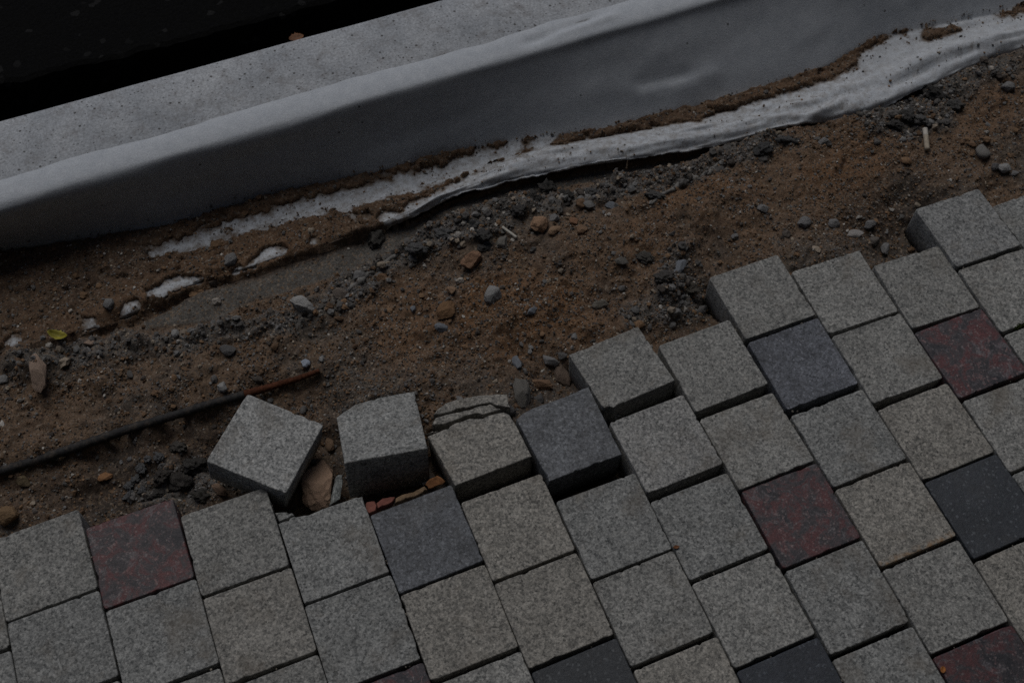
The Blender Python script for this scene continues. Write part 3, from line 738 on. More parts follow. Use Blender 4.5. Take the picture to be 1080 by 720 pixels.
W_ = (1.04, 1.0, 0.935, 1); CO = (0.965, 0.985, 0.99, 1); NE = (1.0, 1.0, 0.98, 1)
PAVERS = {
 'Z0': ('grey', NE, 'narrow grey paver strip at the left photo border, beside the leftmost full grey paver'),
 'Z1': ('grey', CO, 'tiny grey paver piece in the very bottom-left corner of the photo'),
 'A0': ('grey', NE, 'grey paver touching the left side of the lower-left red paver'),
 'A1': ('grey', CO, 'grey paver directly below the grey one left of the lower-left red paver'),
 'A2': ('grey', NE, 'grey paver of which one tip shows at the bottom border near the left corner'),
 'B0': ('red', (1.1, 1.02, 1.02, 1), 'brightest red mottled paver, at the broken edge in the lower left'),
 'B1': ('grey', CO, 'cool grey paver directly below the lower-left red paver'),
 'B2': ('grey', NE, 'grey paver cut by the bottom border, two below the lower-left red paver'),
 'C0': ('grey', NE, 'grey paver touching the right side of the lower-left red paver'),
 'C1': ('grey', (1.0, 0.97, 0.92, 1), 'grey paver below the one right of the lower-left red paver'),
 'C2': ('grey', NE, 'grey paver at the bottom border, two below the one right of the lower-left red paver'),
 'D0': ('grey', CO, 'grey paver with a crumbled upper-left corner, just below the big tan rock'),
 'D1': ('grey', CO, 'grey paver directly above the red sliver at the bottom border'),
 'D2': ('red', (0.85, 0.8, 0.85, 1), 'red paver of which a thin sliver shows at the bottom border'),
 'E0': ('charcoal', (0.84, 0.86, 0.89, 1), 'speckled charcoal paver with red brick bits and orange rubble at its back edge'),
 'E1': ('grey', W_, 'warm grey paver directly below the charcoal paver with brick bits'),
 'E2': ('grey', NE, 'grey paver at the bottom border between the red sliver and the bottom middle charcoal paver'),
 'F0': ('grey', W_, 'warm grey paver directly below the broken paver with split-off strips'),
 'F1': ('grey', W_, 'warm grey paver directly above the charcoal paver at the bottom border\'s middle'),
 'F2': ('slate', NE, 'dark charcoal paver cut by the bottom border near its middle'),
 'G0': ('grey', CO, 'grey paver directly below the tipped-up charcoal paver at the broken edge'),
 'G1': ('grey', NE, 'grey paver second below the tipped-up charcoal paver at the broken edge'),
 'G2': ('grey', W_, 'grey paver cut by the bottom border, third below the tipped-up charcoal paver'),
 'H0': ('grey', (1.05, 1.05, 1.05, 1), 'light grey paver directly below the raised paver with the chipped front corner'),
 'H1': ('grey', CO, 'grey paver second below the raised paver with the chipped front corner'),
 'H2': ('grey', NE, 'grey paver third below the raised paver with the chipped front corner'),
 'H3': ('slate', (0.95, 1.0, 1.1, 1), 'smooth dark paver cut by the bottom border, right of the bottom middle one'),
 'I0': ('grey', NE, 'grey paver at the broken edge, two above the red paver nearest the middle'),
 'I1': ('grey', NE, 'grey paver directly above the red paver nearest the middle'),
 'I2': ('red', (0.95, 0.9, 0.92, 1), 'red mottled paver nearest the middle of the photo, inside the laid paving'),
 'I3': ('grey', CO, 'grey paver directly below the red paver nearest the middle'),
 'I4': ('grey', CO, 'grey paver cut by the bottom border, two below the red paver nearest the middle'),
 'J0': ('grey', NE, 'grey edge paver with bare left side, directly above the upper speckled charcoal paver'),
 'J1': ('charcoal', (0.95, 0.97, 1.05, 1), 'speckled charcoal paver in the upper right paving, one in from the broken edge'),
 'J2': ('grey', CO, 'grey paver directly below the upper speckled charcoal paver'),
 'J3': ('rusty', W_, 'grey paver with a rusty lower rim, second below the upper speckled charcoal paver'),
 'J4': ('grey', NE, 'grey paver directly above the red paver in the bottom right corner'),
 'J5': ('red', (0.75, 0.72, 0.75, 1), 'dark red paver in the bottom right corner with a tiny orange leaf on it'),
 'K0': ('grey', NE, 'grey edge paver right of the one above the upper speckled charcoal paver'),
 'K1': ('grey', NE, 'grey paver directly right of the upper speckled charcoal paver'),
 'K2': ('grey', W_, 'grey paver directly above the smooth dark paver near the right border'),
 'K3': ('slate', (1.05, 1.08, 1.12, 1), 'smooth blue-black paver near the right border, surrounded by grey pavers'),
 'K4': ('grey', W_, 'grey paver at the right border, directly below the smooth blue-black paver'),
 'L0': ('grey', NE, 'grey edge paver directly above the red paver at the upper right'),
 'L1': ('red', (0.95, 0.9, 0.92, 1), 'red mottled paver at the upper right, near the mossy joint'),
 'L2': ('grey', NE, 'grey paver directly below the red paver at the upper right'),
 'L3': ('grey', CO, 'thin grey paver corner at the right border beside the smooth blue-black paver'),
 'M0': ('grey', (0.98, 1.0, 1.02, 1), 'outermost grey edge paver at the upper right with a dark bare left side'),
 'M1': ('grey', NE, 'grey paver directly below the outermost upper right edge paver, above the mossy joint'),
 'M2': ('grey', NE, 'small grey paver corner at the right border just below the mossy joint'),
 'N0': ('grey', CO, 'grey paver at the right border behind the outermost upper right edge paver'),
 'T1': ('grey', (1.25, 1.27, 1.28, 1), 'loose light grey paver turned cornerwise on the soil beside the dark steel bar'),
 'T2': ('grey', CO, 'loose grey paver tipped up at the front, between the cornerwise paver and the broken one'),
 'F-1': ('grey', W_, 'warm grey paver broken along its back, two strips split off behind it'),
 'G-1': ('charcoal', (1.0, 1.01, 1.02, 1), 'charcoal paver tipped up at the broken edge with a deep gap before it'),
 'H-1': ('grey', NE, 'raised grey edge paver with a chipped front corner, right of the tipped-up charcoal paver'),
}
OUT = {
 'F-1': [(451, 460), (461, 456), (472, 451), (480, 446), (486.7, 444.4), (495.5, 441), (503, 441.5), (509, 440), (520, 436.5), (531, 434.4), (536.7, 436.7), (542, 443.3), (561, 481), (480, 512)],
 'G-1': [(544.5, 442), (551, 436), (563, 430), (575, 425.5), (588, 421), (600, 416.5), (612, 411), (621, 407.5), (656, 479), (579, 507.5)],
 'H-1': [(600, 374), (673, 344), (712, 401), (660, 423.5), (652, 426), (647, 430), (643, 428), (637, 430), (634, 427)],
 'T2': [(355, 440), (361, 434), (366, 432), (375, 426), (386, 423), (400, 419), (420, 415), (437, 412.5), (451, 472.5), (363, 488)],
 'D0': [(293.5, 552), (301, 549), (309, 544.5), (317, 543.5), (325, 543), (332, 540), (341, 536), (362, 529), (376, 524), (378, 524.5), (382, 523), (410.5, 602.5), (321, 637)],
}
for i, (n_, (m_, tint, label)) in enumerate(PAVERS.items()):
    p = POSES[n_]
    if n_ in OUT: o = [on_top(p, *q) for q in OUT[n_]]
    else: o = rounded_square(SIZE / 2)
    ob = slab('paver', o, M[m_], 0.042 if n_ == 'T1' else DEPTH, seed=i + 1, wear=0.00032, bevel=0.0008)
    ob.matrix_world = pose_matrix(p)
    v = random.uniform(0.93, 1.07)
    ob.color = (tint[0] * v, tint[1] * v, tint[2] * v, 1)
    tag(ob, label, 'paver', 'square pavers of the broken pavement')

# strips split off the broken paver, shards in the gaps
def shard(name, px_outline, z, depth, mat, label, cat, tint=(1, 1, 1, 1), group=None, seed=0, tilt=(0, 0)):
    c = [sum(q[k] for q in px_outline) / len(px_outline) for k in (0, 1)]
    p = (*at(c[0], c[1], z), tilt[0], tilt[1], 0.0)
    ob = slab(name, [on_top(p, *q) for q in px_outline], mat, depth, seed=seed, wear=0.0007, bevel=0.0008)
    ob.matrix_world = pose_matrix(p); ob.color = tint
    return tag(ob, label, cat, group)
shard('paver_strip', [(456.7, 437.8), (462, 431), (470, 425), (482, 421), (495.5, 418), (510, 416.5), (522, 415.5), (534.4, 415.5), (536, 420), (538.3, 429.4), (531, 428.3), (524, 427), (516.7, 424.4), (507, 426), (495.5, 429), (486, 431), (477.8, 433.3), (466, 436)],
      -0.003, 0.035, M['grey'], 'larger grey strip split off the broken paver, lying furthest back', 'paver piece', W_, 'strips split off the broken paver', 301, (-0.03, 0.0))
shard('paver_strip', [(455.5, 447.8), (459, 440.5), (469, 437.5), (479, 435), (488, 432.5), (497.8, 430.2), (507, 427.5), (516.7, 426), (524, 429), (530, 431), (524, 433), (516.7, 435), (509, 437), (502, 435.5), (492, 438), (484.5, 441), (475, 445), (467.8, 447)],
      -0.004, 0.03, M['grey'], 'narrow grey strip wedged between the broken paver and the larger strip', 'paver piece', W_, 'strips split off the broken paver', 302, (-0.04, 0.02))
shard('paver_chip', [(450, 457), (456, 454.5), (462.5, 454), (460, 456), (452, 459)], -0.008, 0.012, M['grey'], 'small grey chip at the left end of the broken paver\'s crack', 'paver piece', W_, None, 303)
shard('paver_chip', [(290, 540.5), (299, 539), (308, 540.5), (311, 543), (302, 547.5), (294, 550.5)], -0.006, 0.02, M['grey'], 'small grey chip standing at the crumbled corner of the paver below the tan rock', 'paver piece', CO, None, 304, (0.05, 0.03))
shard('stone_slab', [(356.5, 500), (362.5, 499), (361.5, 512), (359, 526), (349, 532), (353, 515)], -0.028, 0.02, M['grey'], 'thin upright grey slab fragment between the tan rock and the tipped-up loose paver', 'paver piece', (1.0, 1.08, 1.1, 1), None, 305, (0.25, 0.35))
shard('paver_chip', [(441, 503), (453, 494), (459, 501), (458, 508), (446, 513)], -0.030, 0.012, M['stone'], 'flat grey-brown fragment in the gap behind the orange rubble chip', 'paver piece', (0.11, 0.105, 0.1, 1), None, 306, (0.2, -0.1))
shard('paver_chip', [(645, 437), (650, 435), (655, 438), (649, 441)], -0.014, 0.008, M['grey'], 'pale crumb fallen from the raised paver\'s chipped front corner', 'paver piece', NE, None, 307)
shard('brick_bit', [(384, 531), (386, 528), (395, 528), (398, 532), (397, 538), (391, 541), (388, 541), (385, 537)], -0.010, 0.02, M['brick'], 'chunkier red brick bit at the left corner of the charcoal paver', 'brick piece', (1, 1, 1, 1), 'red brick bits in the gap', 308)
shard('brick_bit', [(397, 530), (404, 525), (412, 523), (417, 523), (416, 529), (406, 533), (398, 536)], -0.014, 0.02, M['brick'], 'longer red brick bit along the back edge of the charcoal paver', 'brick piece', (1, 1, 1, 1), 'red brick bits in the gap', 309, (0.1, 0.1))

# the rest of the laid pavement, beyond what the photo frames
V = []; Fq = []
def add_block(x, y, h=SIZE / 2):
    b = len(V); z0, z1 = -0.058, random.uniform(-0.0015, 0.0005); e = 0.0018
    for hz_, z in ((h, z0), (h, z1 - e), (h - e, z1)):
        V.extend([(x - hz_, y - hz_, z), (x + hz_, y - hz_, z), (x + hz_, y + hz_, z), (x - hz_, y + hz_, z)])
    for r_ in (0, 4):
        for a in range(4): Fq.append((b + r_ + a, b + r_ + (a + 1) % 4, b + r_ + 4 + (a + 1) % 4, b + r_ + 4 + a))
    Fq.append((b + 8, b + 9, b + 10, b + 11))
first_row = {'Z': 2, 'A': 3, 'B': 3, 'C': 3, 'D': 3, 'E': 3, 'F': 3, 'G': 3, 'H': 4, 'I': 5, 'J': 6, 'K': 5, 'L': 4, 'M': 3, 'N': 1}
for c_, j0 in first_row.items():
    for j in range(j0, 14):
        q = lattice(c_, j); add_block(q[0], q[1])
for k in list(range(-12, -1)) + list(range(14, 28)):
    o = (k * 0.37) % 1.0
    for j in range(0, 13):
        add_block(COLUMN_X(k), (-0.02 if k < 0 else 0.0) - (o + j * 1.0306 + 0.5) * 0.1)
pave = mesh_obj('pavement', V, Fq, M['grey']); pave.color = NE
tag(pave, kind='structure')

# ------------------------------------------------------------------ stones
def rock_mesh(seed, cuts=11, sub=3, rough=0.09):
    rn = random.Random(seed)
    bm = bmesh.new(); bmesh.ops.create_icosphere(bm, subdivisions=sub, radius=1.0)
    planes = []
    for _ in range(cuts):
        d = Vector((rn.gauss(0, 1), rn.gauss(0, 1), rn.gauss(0, 1))).normalized(); planes.append((d, rn.uniform(0.5, 0.85)))
    for v in bm.verts:
        for d, h in planes:
            e = v.co.dot(d) - h
            if e > 0: v.co -= d * e * 0.92
        v.co *= 1 + rough * noise.fractal(v.co * 2.2 + Vector((seed, 0, 0)), 0.8, 2.0, 3) + (0.05 + 0.3 * max(0, rough - 0.2)) * noise.noise(v.co * 6 + Vector((0, seed, 0)))
    me = bpy.data.meshes.new('stone'); bm.to_mesh(me); bm.free()
    return me
STONE_N = [0]
def stone(px, py, wpx, hpx, col, label, name='stone', cat='stone', group='loose stones on the soil', sink=0.30, ang=0.0, tall=0.8, cuts=11, rough=0.09, mat='stone', lift=0.0):
    STONE_N[0] += 1
    g = ground_at(px, py); k = scale_at(px, py, g.z)
    me = rock_mesh(STONE_N[0] * 7 + 3, cuts, 4 if mat == 'clay' or wpx > 22 else 3, rough); me.name = name
    me.materials.append(M[mat])
    a, b = wpx * k * 0.56, hpx * k * 0.62
    c = min(a, b) * tall
    base = math.atan2(RX.y, RX.x) + R(ang)
    o = bpy.data.objects.new(name, me); COL.objects.link(o)
    o.scale = (a, b, c); o.rotation_euler = (random.uniform(-.15, .15), random.uniform(-.15, .15), base)
    q = at(px, py, g.z + c * (1 - 2 * sink) + lift)
    o.location = q
    o.color = (*[v_ * (1.3 if mat == 'stone' else 1.0) for v_ in col], 1)
    me.polygons.foreach_set('use_smooth', [mat == 'clay' or cuts < 4] * len(me.polygons))
    return tag(o, label, cat, group)
TAN = (0.25, 0.165, 0.105); PINK = (0.27, 0.20, 0.155); GREY = (0.155, 0.155, 0.155); LGREY = (0.23, 0.23, 0.225); DGREY = (0.085, 0.085, 0.085); BLUE = (0.15, 0.165, 0.185); BROWN = (0.13, 0.085, 0.055); ORNG = (0.24, 0.125, 0.06); PALE = (0.36, 0.33, 0.29); OLIVE = (0.12, 0.115, 0.105)
for a in [
 (338, 511, 40, 47, (0.30, 0.205, 0.145), 'biggest tan rock, in the gap between the two loose pavers', 0.2, 5, 9),
 (348, 468, 11, 15, BROWN, 'small brown stone in the dark gap above the biggest tan rock'),
 (40, 393, 19, 36, PINK, 'upright pinkish pointed stone near the left border below the yellow leaf', 0.12, 12, 6),
 (111, 503, 15, 9, ORNG, 'small orange-brown stone below the dark steel bar at its middle'),
 (24, 507, 18, 10, (0.13, 0.10, 0.06), 'flat olive-brown stone under the left end of the steel bar'),
 (9, 543, 26, 24, (0.17, 0.11, 0.06), 'brown lump cut by the left border above the grey paver'),
 (232, 516, 20, 10, (0.17, 0.115, 0.08), 'tan-brown stone poking out under the cornerwise loose paver'),
 (551, 415, 18, 33, OLIVE, 'tall grey-brown stone standing behind the tipped-up charcoal paver', 0.2, 8),
 (572, 405, 24, 13, (0.17, 0.105, 0.065), 'brown stone lying between two upright stones beside the raised paver'),
 (594, 397, 17, 26, (0.12, 0.09, 0.07), 'upright dark brown stone touching the raised grey paver\'s left side'),
 (580, 380, 18, 12, GREY, 'rounded grey stone above the brown stones beside the raised paver'),
 (545, 381, 10, 15, BLUE, 'blue-grey stone left of the rounded grey one behind the charcoal paver'),
 (593, 375, 10, 10, DGREY, 'dark grey stone next to the raised grey paver\'s back corner'),
 (568, 420, 14, 10, DGREY, 'dark pebble pile topmost piece in the hole behind the tipped-up charcoal paver'),
 (538, 432, 12, 11, DGREY, 'dark stone between the larger split-off strip and the charcoal paver'),
 (569, 237, 18, 18, (0.28, 0.175, 0.11), 'squarish light tan stone in the grey rubble near the white stick'),
 (585, 243, 15, 9, TAN, 'flat tan stone just right of the squarish light tan one'),
 (606, 234, 10, 12, (0.2, 0.11, 0.065), 'reddish-brown stone in the rubble, upper of a pair'),
 (614, 243, 12, 13, (0.19, 0.12, 0.075), 'reddish-brown stone in the rubble, lower of a pair'),
 (585, 230, 10, 11, GREY, 'grey stone between the squarish tan and the reddish-brown stones'),
 (632, 321, 22, 11, (0.14, 0.13, 0.11), 'long flat grey-brown stone on the soil above the raised grey paver', 0.3, 10),
 (716, 282, 12, 19, BLUE, 'slanting blue-grey flake in the rubble right of the orange soil', 0.3, -35),
 (561, 327, 13, 8, BLUE, 'small blue-grey stone in the orange soil left of the long flat one', 0.3, 25),
 (712, 330, 13, 9, GREY, 'grey stone in the hollow left of the charcoal column\'s edge paver'),
 (737, 327, 20, 11, DGREY, 'dark flat stone deepest in the hollow beside the bare-sided edge paver', 0.3, 20),
 (497, 275, 25, 19, (0.23, 0.135, 0.085), 'rounded orange-tan stone below the dark clods, left of the white stick'),
 (519, 311, 19, 18, LGREY, 'slanted light grey stone right of the orange-tan one, on orange soil', 0.3, 35),
 (402, 293, 15, 9, (0.14, 0.085, 0.05), 'flat brown stone at the end of the mortar bed'),
 (470, 327, 27, 15, (0.18, 0.105, 0.055), 'orange-brown crumbling lump on the soil above the broken paver'),
 (476, 306, 10, 9, TAN, 'small tan stone just above the orange-brown crumbling lump'),
 (436, 326, 7, 9, BLUE, 'tiny bluish pebble left of the orange-brown crumbling lump'),
 (466, 345, 16, 9, BLUE, 'flat blue-grey stone below the orange-brown crumbling lump', 0.3, -15),
 (485, 296, 9, 7, PALE, 'small pale pebble below the rounded orange-tan stone'),
 (319, 322, 25, 17, (0.30, 0.30, 0.29), 'light grey jagged stone on the brown soil in the left half'),
 (360, 310, 19, 11, (0.13, 0.11, 0.095), 'flat brownish-grey stone where mortar bed and soil meet'),
 (322, 383, 11, 8, (0.30, 0.34, 0.40), 'bluish-white pebble above the rusty end of the bar'),
 (339, 379, 7, 7, LGREY, 'small grey pebble just right of the bluish-white one'),
 (114, 321, 13, 12, GREY, 'grey angular stone in the orange soil left of the torn felt patch'),
 (242, 273, 14, 15, GREY, 'grey angular stone above the felt patch at the soil\'s left half'),
 (228, 318, 10, 8, PALE, 'pale tan pebble on the mortar bed'),
 (74, 328, 5, 5, PALE, 'tiny pale pebble alone on the orange soil at the far left'),
 (234, 408, 12, 12, LGREY, 'light grey crumb left of the cornerwise paver above the bar', 0.3, 30),
 (185, 351, 8, 9, LGREY, 'light grey pebble in the grey gravel line below the mortar bed'),
 (240, 370, 18, 12, DGREY, 'dark earthy stone in the middle of the soil\'s left half'),
 (95, 361, 12, 8, PINK, 'pinkish stone right of the yellow leaf'),
 (1037, 160, 14, 14, (0.17, 0.165, 0.155), 'smooth round grey pebble near the upper right border', 0.3, 0, 2),
 (1058, 177, 16, 10, LGREY, 'light grey stone near the right border above the edge pavers', 0.3, -25),
 (1049, 176, 10, 8, DGREY, 'dark stone joined to the light grey one near the right border'),
 (1070, 183, 9, 6, GREY, 'small grey stone right of the light grey one at the right border'),
 (1063, 92, 14, 11, GREY, 'grey stone near the right border below the felt'),
 (1046, 72, 6, 6, PALE, 'tiny pale pebble at the felt\'s lower edge near the right border'),
 (869, 150, 12, 10, GREY, 'grey stone in the orange soil below the felt at upper right'),
 (848, 234, 13, 12, GREY, 'grey stone in the soil above the K-shaped step of edge pavers'),
 (902, 247, 18, 9, (0.25, 0.24, 0.23), 'pale flat stone lying closest above the edge pavers at right', 0.3, -12),
 (917, 236, 14, 9, GREY, 'grey flat stone just behind the pale flat one above the edge pavers'),
 (934, 263, 10, 14, GREY, 'grey stone standing in the hollow before the outermost edge paver', 0.3, -25),
 (921, 255, 15, 9, (0.11, 0.10, 0.09), 'dark flat stone between the pale flat stone and the hollow at right'),
 (879, 236, 12, 10, GREY, 'grey stone left of the pale flat one above the edge pavers'),
 (805, 220, 12, 9, GREY, 'lone grey stone on the orange soil at right of centre'),
 (644, 217, 14, 8, BLUE, 'blue-grey stone in the rubble below the lifted felt edge'),
 (775, 249, 7, 7, GREY, 'small grey pebble on orange soil above the edge pavers'),
 (530, 256, 12, 16, OLIVE, 'rounded olive-grey stone at the lower end of the white stick'),
 (655, 275, 16, 8, OLIVE, 'flat olive-grey stone half sunk in the soil right of centre'),
]:
    px, py, ww, hh, c, lab = a[:6]
    if 'K-shaped' in lab: lab = 'grey stone on soil left of the two stones closest to the edge pavers'
    stone(px, py, ww, hh, c, lab, sink=a[6] if len(a) > 6 else 0.3, ang=a[7] if len(a) > 7 else random.uniform(-25, 25), cuts=a[8] if len(a) > 8 else 11)
# clods of dark clay and broken mortar
for a in [
 (157, 484, 9, 9, (0.10, 0.102, 0.105), 'light-topped round clod right of the steel bar\'s underside, left one of a pair'),
 (168, 482, 11, 11, (0.10, 0.102, 0.105), 'light-topped round clod, right one of a pair under the steel bar'),
 (148, 493, 11, 13, (0.10, 0.102, 0.105), 'grey clod below the round pair in the trench'),
 (144, 505, 11, 11, (0.10, 0.102, 0.105), 'grey clod in the middle of the trench\'s clod chain'),
 (136, 512, 10, 9, (0.10, 0.102, 0.105), 'grey clod left of the clod chain above the red paver'),
 (150, 517, 10, 10, (0.10, 0.102, 0.105), 'round grey clod just above the red paver'),
 (135, 524, 12, 13, (0.10, 0.102, 0.105), 'lowest grey clod in the trench left of the red paver\'s top corner'),
 (188, 508, 26, 20, (0.05, 0.045, 0.04), 'wide dark clod above the lower-left red paver\'s right corner'),
 (172, 500, 20, 18, (0.055, 0.048, 0.042), 'crumbly dark clod right of the grey clod chain'),
 (205, 490, 26, 20, (0.045, 0.042, 0.038), 'dark clod closest to the cornerwise loose paver\'s left corner'),
 (215, 522, 22, 14, (0.048, 0.044, 0.038), 'dark clod at the back edge of the grey paver right of the red one'),
 (188, 472, 18, 12, (0.075, 0.068, 0.06), 'brownish clod under the steel bar beside the dark clods'),
 (165, 522, 16, 10, (0.04, 0.037, 0.034), 'small dark clod just behind the red paver'),
 (397, 253, 21, 18, (0.06, 0.056, 0.05), 'dark clay lump on the mortar bed below the felt\'s torn end'),
 (560, 208, 18, 16, (0.045, 0.043, 0.04), 'dark clod stuck on the mortar bed below the lifted felt'),
 (577, 200, 20, 22, (0.045, 0.043, 0.04), 'tallest dark clod below the lifted felt edge'),
 (596, 207, 17, 14, (0.045, 0.043, 0.04), 'dark clod right of the tallest one below the lifted felt'),
 (548, 222, 16, 13, (0.055, 0.052, 0.05), 'dark grey clod left of the squarish light tan stone'),
 (510, 248, 18, 12, (0.06, 0.058, 0.055), 'dark clod left of the white stick'),
 (500, 238, 20, 13, (0.075, 0.074, 0.073), 'grey clod on the rubble ridge left of the white stick'),
 (513, 262, 20, 11, (0.05, 0.048, 0.046), 'dark clod just above the rounded orange-tan stone'),
 (466, 246, 24, 13, (0.10, 0.10, 0.10), 'grey crumbled mortar lump on the rubble ridge'),
 (440, 262, 22, 13, (0.09, 0.09, 0.09), 'grey mortar lump at the left end of the rubble ridge'),
 (830, 148, 24, 13, (0.07, 0.07, 0.07), 'grey crumbled clod just under the felt edge right of centre'),
 (805, 158, 20, 14, (0.06, 0.06, 0.06), 'dark crumbled clod left of the one under the felt edge'),
 (972, 128, 18, 14, (0.10, 0.098, 0.095), 'rounded grey clod at the head of the cigarette end'),
 (958, 122, 18, 14, (0.06, 0.058, 0.055), 'dark clod left of the rounded grey one near the cigarette end'),
 (990, 100, 26, 14, (0.035, 0.033, 0.031), 'blackish clod under the felt edge above the cigarette end'),
 (1008, 112, 18, 12, (0.075, 0.073, 0.07), 'grey clod right of the blackish one under the felt edge'),
 (945, 132, 16, 10, (0.05, 0.048, 0.045), 'small dark clod furthest left of the cigarette end\'s group'),
 (625, 203, 16, 9, (0.085, 0.085, 0.085), 'grey clod in the rubble below the lifted felt, right of the dark ones'),
 (690, 205, 22, 9, (0.085, 0.083, 0.08), 'flat grey clod at the start of the thin mortar ridge'),
 (680, 272, 22, 12, (0.075, 0.07, 0.062), 'greyish clod in the rubble patch right of the orange soil'),
 (700, 292, 20, 12, (0.07, 0.065, 0.06), 'greyish clod just below the slanting blue-grey flake'),
 (726, 303, 24, 12, (0.085, 0.075, 0.062), 'brown-grey clod above the hollow beside the bare-sided edge paver'),
]:
    px, py, ww, hh, c, lab = a
    c = tuple(v_ * 1.4 + 0.015 for v_ in c)
    stone(px, py, ww * 0.9, hh * 0.85, c, lab, name='clod', cat='clod', group='clods of clay and mortar', sink=0.36, ang=random.uniform(-25, 25), cuts=5, rough=0.5, mat='clay')

# thin ridge of hardened mortar
def ribbon(name, pts, wid, hgt, mat, label, cat):
    V = []; Fq = []
    P = [ground_at(*p) for p in pts]
    for i, q in enumerate(P):
        d = (P[min(i + 1, len(P) - 1)] - P[max(i - 1, 0)]); d.z = 0; d.normalize(); nn = Vector((-d.y, d.x, 0))
        w2 = wid * (0.5 if 0 < i < len(P) - 1 else 0.12) * random.uniform(0.45, 1.4); h2 = hgt * random.uniform(0.3, 1.5)
        for o_, z in ((-1, -0.006), (-0.8, h2 * 0.7), (0, h2), (0.8, h2 * 0.8), (1, -0.006)):
            V.append(q + nn * o_ * w2 + Vector((0, 0, z)))
        if i:
            for k in range(4): a = (i - 1) * 5 + k; Fq.append((a, a + 5, a + 6, a + 1))
    return tag(mesh_obj(name, V, Fq, mat, smooth=True), label, cat)
def dense(pts, k=4):
    out = []
    for a, b in zip(pts[:-1], pts[1:]):
        for t in range(k): out.append((a[0] + (b[0] - a[0]) * t / k + random.uniform(-.8, .8), a[1] + (b[1] - a[1]) * t / k + random.uniform(-.8, .8)))
    return out + [pts[-1]]
ribbon('mortar_ridge', dense([(684, 216), (700, 205), (716, 196), (730, 188), (748, 182), (757, 172)], 5), 0.007, 0.0025, M['mortar'], 'thin pale ridge of hardened mortar slanting across the soil below the felt', 'mortar')
ribbon('mortar_ridge', dense([(360, 310), (380, 296), (388, 288), (398, 282), (420, 268)], 5), 0.008, 0.002, M['mortar'], 'thin grey mortar ridge at the lower end of the mortar bed', 'mortar')

# ------------------------------------------------------------------ dark ribbed steel bar
def tube(name, pts, rad, mat, parent=None, ribs=0.0, seg=12):
    V = []; Fq = []
    n = len(pts)
    for i, q in enumerate(pts):
        d = (pts[min(i + 1, n - 1)] - pts[max(i - 1, 0)]).normalized()
        s_ = d.cross(Vector((0, 0, 1))).normalized(); u_ = s_.cross(d)
        for k in range(seg):
            a = 2 * math.pi * k / seg
            r_ = rad(i / (n - 1)) if callable(rad) else rad
            if ribs: r_ *= 1 + ribs * max(0, math.sin(i * 1.05 + math.sin(a) * 0.9)) ** 3
            r_ *= 1 + 0.04 * noise.noise(q * 300 + Vector((math.cos(a), math.sin(a), 0)))
            V.append(q + s_ * math.cos(a) * r_ + u_ * math.sin(a) * r_)
        if i:
            for k in range(seg):
                b = (i - 1) * seg; Fq.append((b + k, b + (k + 1) % seg, b + seg + (k + 1) % seg, b + seg + k))
    Fq.append(tuple(range(seg - 1, -1, -1))); Fq.append(tuple(range((n - 1) * seg, n * seg)))
    return mesh_obj(name, V, Fq, mat, parent, smooth=True)
def bar_pt(px, py, z): return at(px, py, z)
line_ = [(-140, 540), (-30, 506), (0, 497), (40, 485), (90, 468), (140, 451), (190, 436), (225, 425), (258, 416)]
zs_ = [-0.0245] * 6 + [-0.025, -0.025, -0.0255]
def spline(pts, zs, k):
    P = [bar_pt(p[0], p[1], z) for p, z in zip(pts, zs)]; out = []
    for i in range(len(P) - 1):
        for t in range(k): out.append(P[i].lerp(P[i + 1], t / k))
    return out + [P[-1]]
root = bpy.data.objects.new('steel_bar', None); COL.objects.link(root)
root.location = bar_pt(130, 454, -0.022)
tag(root, 'dark ribbed steel bar with a rusty end lying along the trench behind the loose paver', 'steel bar')
bar = tube('shaft', spline(line_, zs_, 26), lambda t: 0.0058 - 0.0008 * t, M['bar'], None, 0.2)
rust = tube('rusty_end', spline([(258, 416), (285, 408), (312, 400), (337, 391)], [-0.0255, -0.0245, -0.0225, -0.0205], 14), lambda t: 0.0050 - 0.0020 * t, M['rust'], None, 0.10)
for ch in (bar, rust):
    for v in ch.data.vertices: v.co -= root.location
    ch.parent = root
rust['label'] = 'rusty red-brown end of the bar'

# ------------------------------------------------------------------ leaves, sticks, cigarette end
def leaf(px, py, L, W, mat, label, ang=0, curl=0.4, z=None, name='leaf', tilt=0.0, fold=0.25, group=None, lift=0.0015, jag=0.45):
    q = ground_at(px, py) if z is None else at(px, py, z)
    V = []; Fq = []; nu, nv = 14, 7
    rn = random.Random(int(px * 3 + py))
    for i in range(nu + 1):
        t = i / nu; half = W / 2 * (math.sin(math.pi * min(1, t * 0.96 + 0.04)) ** 0.75) * (1 + jag * noise.noise(Vector((t * 9, px, 0))))
        for j in range(nv):
            s_ = j / (nv - 1) * 2 - 1
            x = (t - 0.5) * L; y = s_ * half
            z_ = curl * L * ((t - 0.5) ** 2) + fold * abs(y) + 0.05 * W * noise.noise(Vector((t * 5, s_ * 2, py)))
            V.append((x, y, z_))
        if i:
            for j in range(nv - 1):
                a = (i - 1) * nv + j; Fq.append((a, a + nv, a + nv + 1, a + 1))
    o = mesh_obj(name, V, Fq, mat, smooth=True)
    so = o.modifiers.new('thickness', 'SOLIDIFY'); so.thickness = 0.0004
    o.location = q + Vector((0, 0, lift)); o.rotation_euler = (tilt, 0, math.atan2(RX.y, RX.x) + R(ang))
    return tag(o, label, 'leaf', group)
leaf(65, 359, 0.026, 0.013, M['yellow_leaf'], 'yellow-green leaf on the soil at the far left', ang=-15, curl=1.0, tilt=-0.1, lift=0.010, jag=0.3, fold=0.5)
